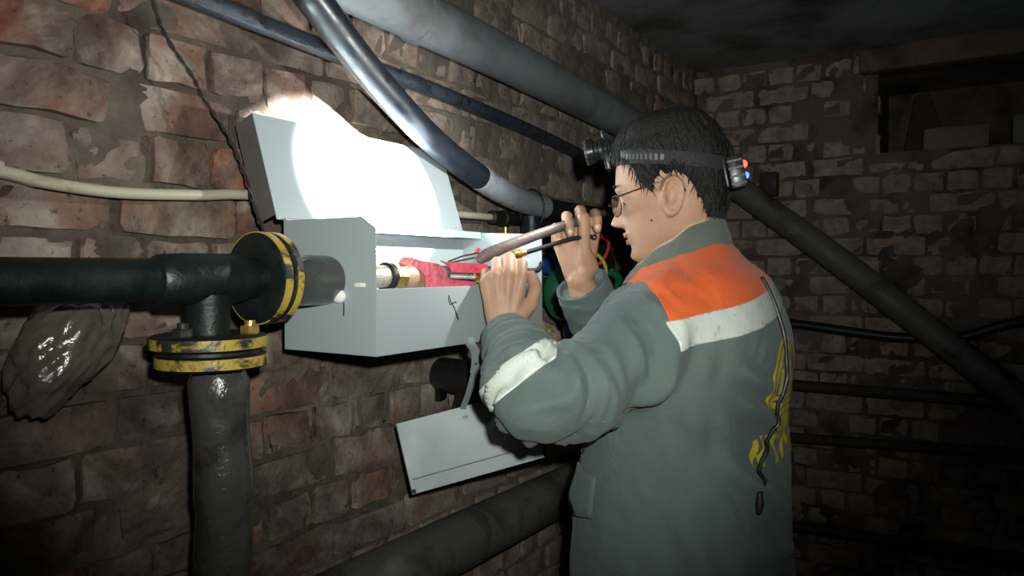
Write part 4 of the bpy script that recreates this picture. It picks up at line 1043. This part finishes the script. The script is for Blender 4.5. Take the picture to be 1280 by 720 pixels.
MB().tube([on_jacket(p, .0004) for p in spline([(.901, .473, 1.287), (.918, .454, 1.267), (.936, .436, 1.243), (.947, .424, 1.230)], 8)], .0009, 6).build('elbow_seam', 'stitch', jacket)
# trousers and boots
for s_ in (-1, 1):
    q = spline([(1.24 + s_ * .075, .425, .90, .11), (1.24 + s_ * .09, .43, .78, .10), (1.24 + s_ * .10, .44, .50, .085), (1.24 + s_ * .11, .435, .30, .08), (1.24 + s_ * .115, .42, .10, .075)], 8)
    MB().tube(q[:, :3], [r + .003 * math.sin(i * 1.3) for i, r in enumerate(q[:, 3])], 28).build('trouser_leg', 'trousers', person)
    q = spline([(1.235 + s_ * .112, .35, .05, .048, .045), (1.235 + s_ * .115, .44, .055, .05, .052), (1.235 + s_ * .12, .53, .045, .052, .042), (1.235 + s_ * .122, .60, .035, .045, .032)], 6)
    MB().tube(q[:, :3], [tuple(r) for r in q[:, 3:]], 20, 'round', ref=(1, 0, 0)).build('boot', 'boot', person)

# ------------------------------------------------------------------ black cord down the back
t = empty('shoulder_cord', (1.2, .27, 1.1), 'thin black cord with a clip hanging down the back of the grey jacket', 'cord')
CORD = [(1.215, .29, 1.438), (1.212, .26, 1.40), (1.210, .25, 1.35), (1.204, .25, 1.28), (1.176, .26, 1.21), (1.145, .27, 1.155), (1.124, .28, 1.12)]
q = spline(CORD, 8); pts = [on_jacket(p, .004) for p in q]
MB().tube(pts, .0033, 8, 'round').build('cord_line', 'black_rubber', t)
e = pts[-1]; MB().tube([e + V((0, 0, .004)), e + V((-.002, -.001, -.012)), e + V((-.003, 0, -.022))], [.0045, .006, .004], 10, 'round').build('cord_clip', 'dark_steel', t)

# ------------------------------------------------------------------ glasses
t = empty('eyeglasses', tuple(hp(.11, 0, -.01)), 'thin dark framed eyeglasses worn on the nose', 'eyeglasses')
for s_ in (-1, 1):
    def rim(k, sc=1): 
        an = 2 * math.pi * k / 40; x = .0255 * math.copysign(abs(math.cos(an)) ** .75, math.cos(an)) * sc; y = .0185 * math.copysign(abs(math.sin(an)) ** .8, math.sin(an)) * sc
        l = s_ * .0345 + x; return hp(.1065 - .35 * abs(l) ** 1.5 * 4 * .9, l, -.008 + y * .95)
    o = MB().tube([rim(k) for k in range(41)], .0011, 8, None).build('rim', 'glasses_frame', t)
    c = [rim(k, .97) for k in range(40)]; n0 = HF * .0008
    MB().add([p + n0 for p in c] + [p - n0 for p in c], [tuple(range(40)), tuple(range(79, 39, -1))] + [(k, (k + 1) % 40, 40 + (k + 1) % 40, 40 + k) for k in range(40)]).build('lens', 'lens_glass', t)
    MB().tube([rim(3 if s_ > 0 else 17), hp(.090, s_ * .0685, .004), hp(.05, s_ * .0775, .008), hp(.0, s_ * .0805, .013), hp(-.014, s_ * .0785, .006), hp(-.020, s_ * .077, -.012)], .0014, 8, 'round').build('temple', 'glasses_frame', t)
    MB().ball(hp(.1, s_ * .011, -.012), (.002, .0045, .005), n=10, m=8).build('nose_pad', 'nail', t)
MB().tube([hp(.1085, -.010, -.003), hp(.112, 0, .0), hp(.1085, .010, -.003)], .0013, 8).build('bridge', 'glasses_frame', t)

# ------------------------------------------------------------------ headlamp worn over the hair
t = empty('headlamp', tuple(hp(.12, 0, .06)), 'black headlamp with elastic straps, lit and tilted toward the box', 'headlamp')
def band_pts(du, off):
    out = []
    for k in range(97):
        deg = 360 * k / 96; u = .05
        for _ in range(8):
            f, l = head_pt(u, R(deg), max(.001, hair_thick(u, deg)) + off); u = .047 + .30 * f + du
        out.append(hp(f, l, u))
    return out
prof = [(-.012, .0015), (-.012, .0038), (0, .0042), (.012, .0038), (.012, .0015)]
rows = [band_pts(du, off) for du, off in prof]; vs = [p for r in rows for p in r]; W_ = 97
MB().add(vs, [(i * W_ + k, i * W_ + k + 1, (i + 1) * W_ + k + 1, (i + 1) * W_ + k) for i in range(4) for k in range(96)]).build('head_strap', 'strap_elastic', t, angle=60)
ro = [band_pts(du, .0046) for du in (-.005, .005)]
for k in range(8, 24, 1):
    MB().add([ro[0][k], ro[0][k].lerp(ro[0][k + 1], .55), ro[1][k].lerp(ro[1][k + 1], .8), ro[1][k].lerp(ro[1][k + 1], .25)], [(0, 1, 2, 3)]).build('strap_print', 'strap_print', t)
# strap over the crown
prf = [(hf(T_FRONT, u) + .0175, u + .017 * sm(.085, .12, u)) for u in np.linspace(.075, .1185, 16)] + [(hf(T_BACK, u) - .0175, u + .017 * sm(.085, .12, u)) for u in np.linspace(.1185, .015, 26)]
prf[15] = (.02, .1405); prf[16] = (-.035, .1400)
q = spline([tuple(hp(f, 0, u + .003)) for f, u in prf[::2]], 4)
MB().tube(q, [(.0115, .0016)] * len(q), 8, ref=HL).build('crown_strap', 'strap_elastic', t)
# lamp body, aimed at the inside of the lid
LA0 = hp(.112, .0, .100); AIM = V((1.060, .965, 1.588)); la = (AIM - LA0).normalized()
lb = MB().lathe(LA0 - la * .026, la, [(0, .010), (.002, .016), (.008, .018), (.010, .0155), (.014, .0155), (.016, .019), (.022, .019), (.024, .016), (.030, .016), (.032, .0215), (.044, .0225), (.044, .019), (.036, .015)], 32, False).build('lamp_housing', 'lamp_black', t)
MB().lathe(LA0 + la * .0165, la, [(0, .0222), (.0, .0236), (.004, .0236), (.004, .0205), (0, .0205)], 36, False).build('lens_ring', 'lamp_chrome', lb)
MB().lathe(LA0 + la * .008, la, [(0, .0155), (.001, .0155)], 24).build('emitter', 'lamp_bulb', lb)
MB().tube([hp(.094, .018, .083), hp(.098, .017, .090), LA0 - la * .016 + HL * .017], .004, 10, 'round').build('bracket', 'lamp_black', t)
MB().tube([hp(.094, -.018, .083), hp(.098, -.017, .090), LA0 - la * .016 - HL * .017], .004, 10, 'round').build('bracket', 'lamp_black', t)
MB().box(hp(.098, 0, .076), (.010, .05, .034), Matrix((HF, HL, HU)).transposed(), .003).build('front_plate', 'lamp_black', t)
MB().tube([hp(.094, .006, .108), hp(.096, .006, .122), hp(.096, .005, .130)], .0035, 8, 'round').build('tilt_knob', 'lamp_black', t)
# battery box with two signal lights at the back
bb = MB().box(hp(-.107, .026, .002), (.026, .062, .054), Matrix((HF, HL, HU)).transposed(), .004).build('battery_box', 'lamp_black', t)
for u in (-.020, -.008, .006, .018): MB().box(hp(-.107, .0575, .002 + u), (.024, .0025, .004), Matrix((HF, HL, HU)).transposed(), .0008).build('box_rib', 'strap_print', bb)
MB().box(hp(-.089, .052, .004), (.006, .014, .05), Matrix((HF, HL, HU)).transposed(), .002).build('strap_buckle', 'lamp_black', t)
MB().ball(hp(-.1205, .046, .012), .0066, n=14, m=10).build('red_light', 'led_red', bb, label='glowing red signal light')
MB().ball(hp(-.1205, .046, -.007), .0058, n=14, m=10).build('blue_light', 'led_blue', bb, label='glowing blue signal light')
SP = spot('headlamp_beam', LA0 + la * .022, AIM, 400, 48, .32, (.94, .98, 1), .008)
SP2 = spot('headlamp_spill', LA0 + la * .0225, AIM, 10, 130, .6, (.95, 1, .97), .008)
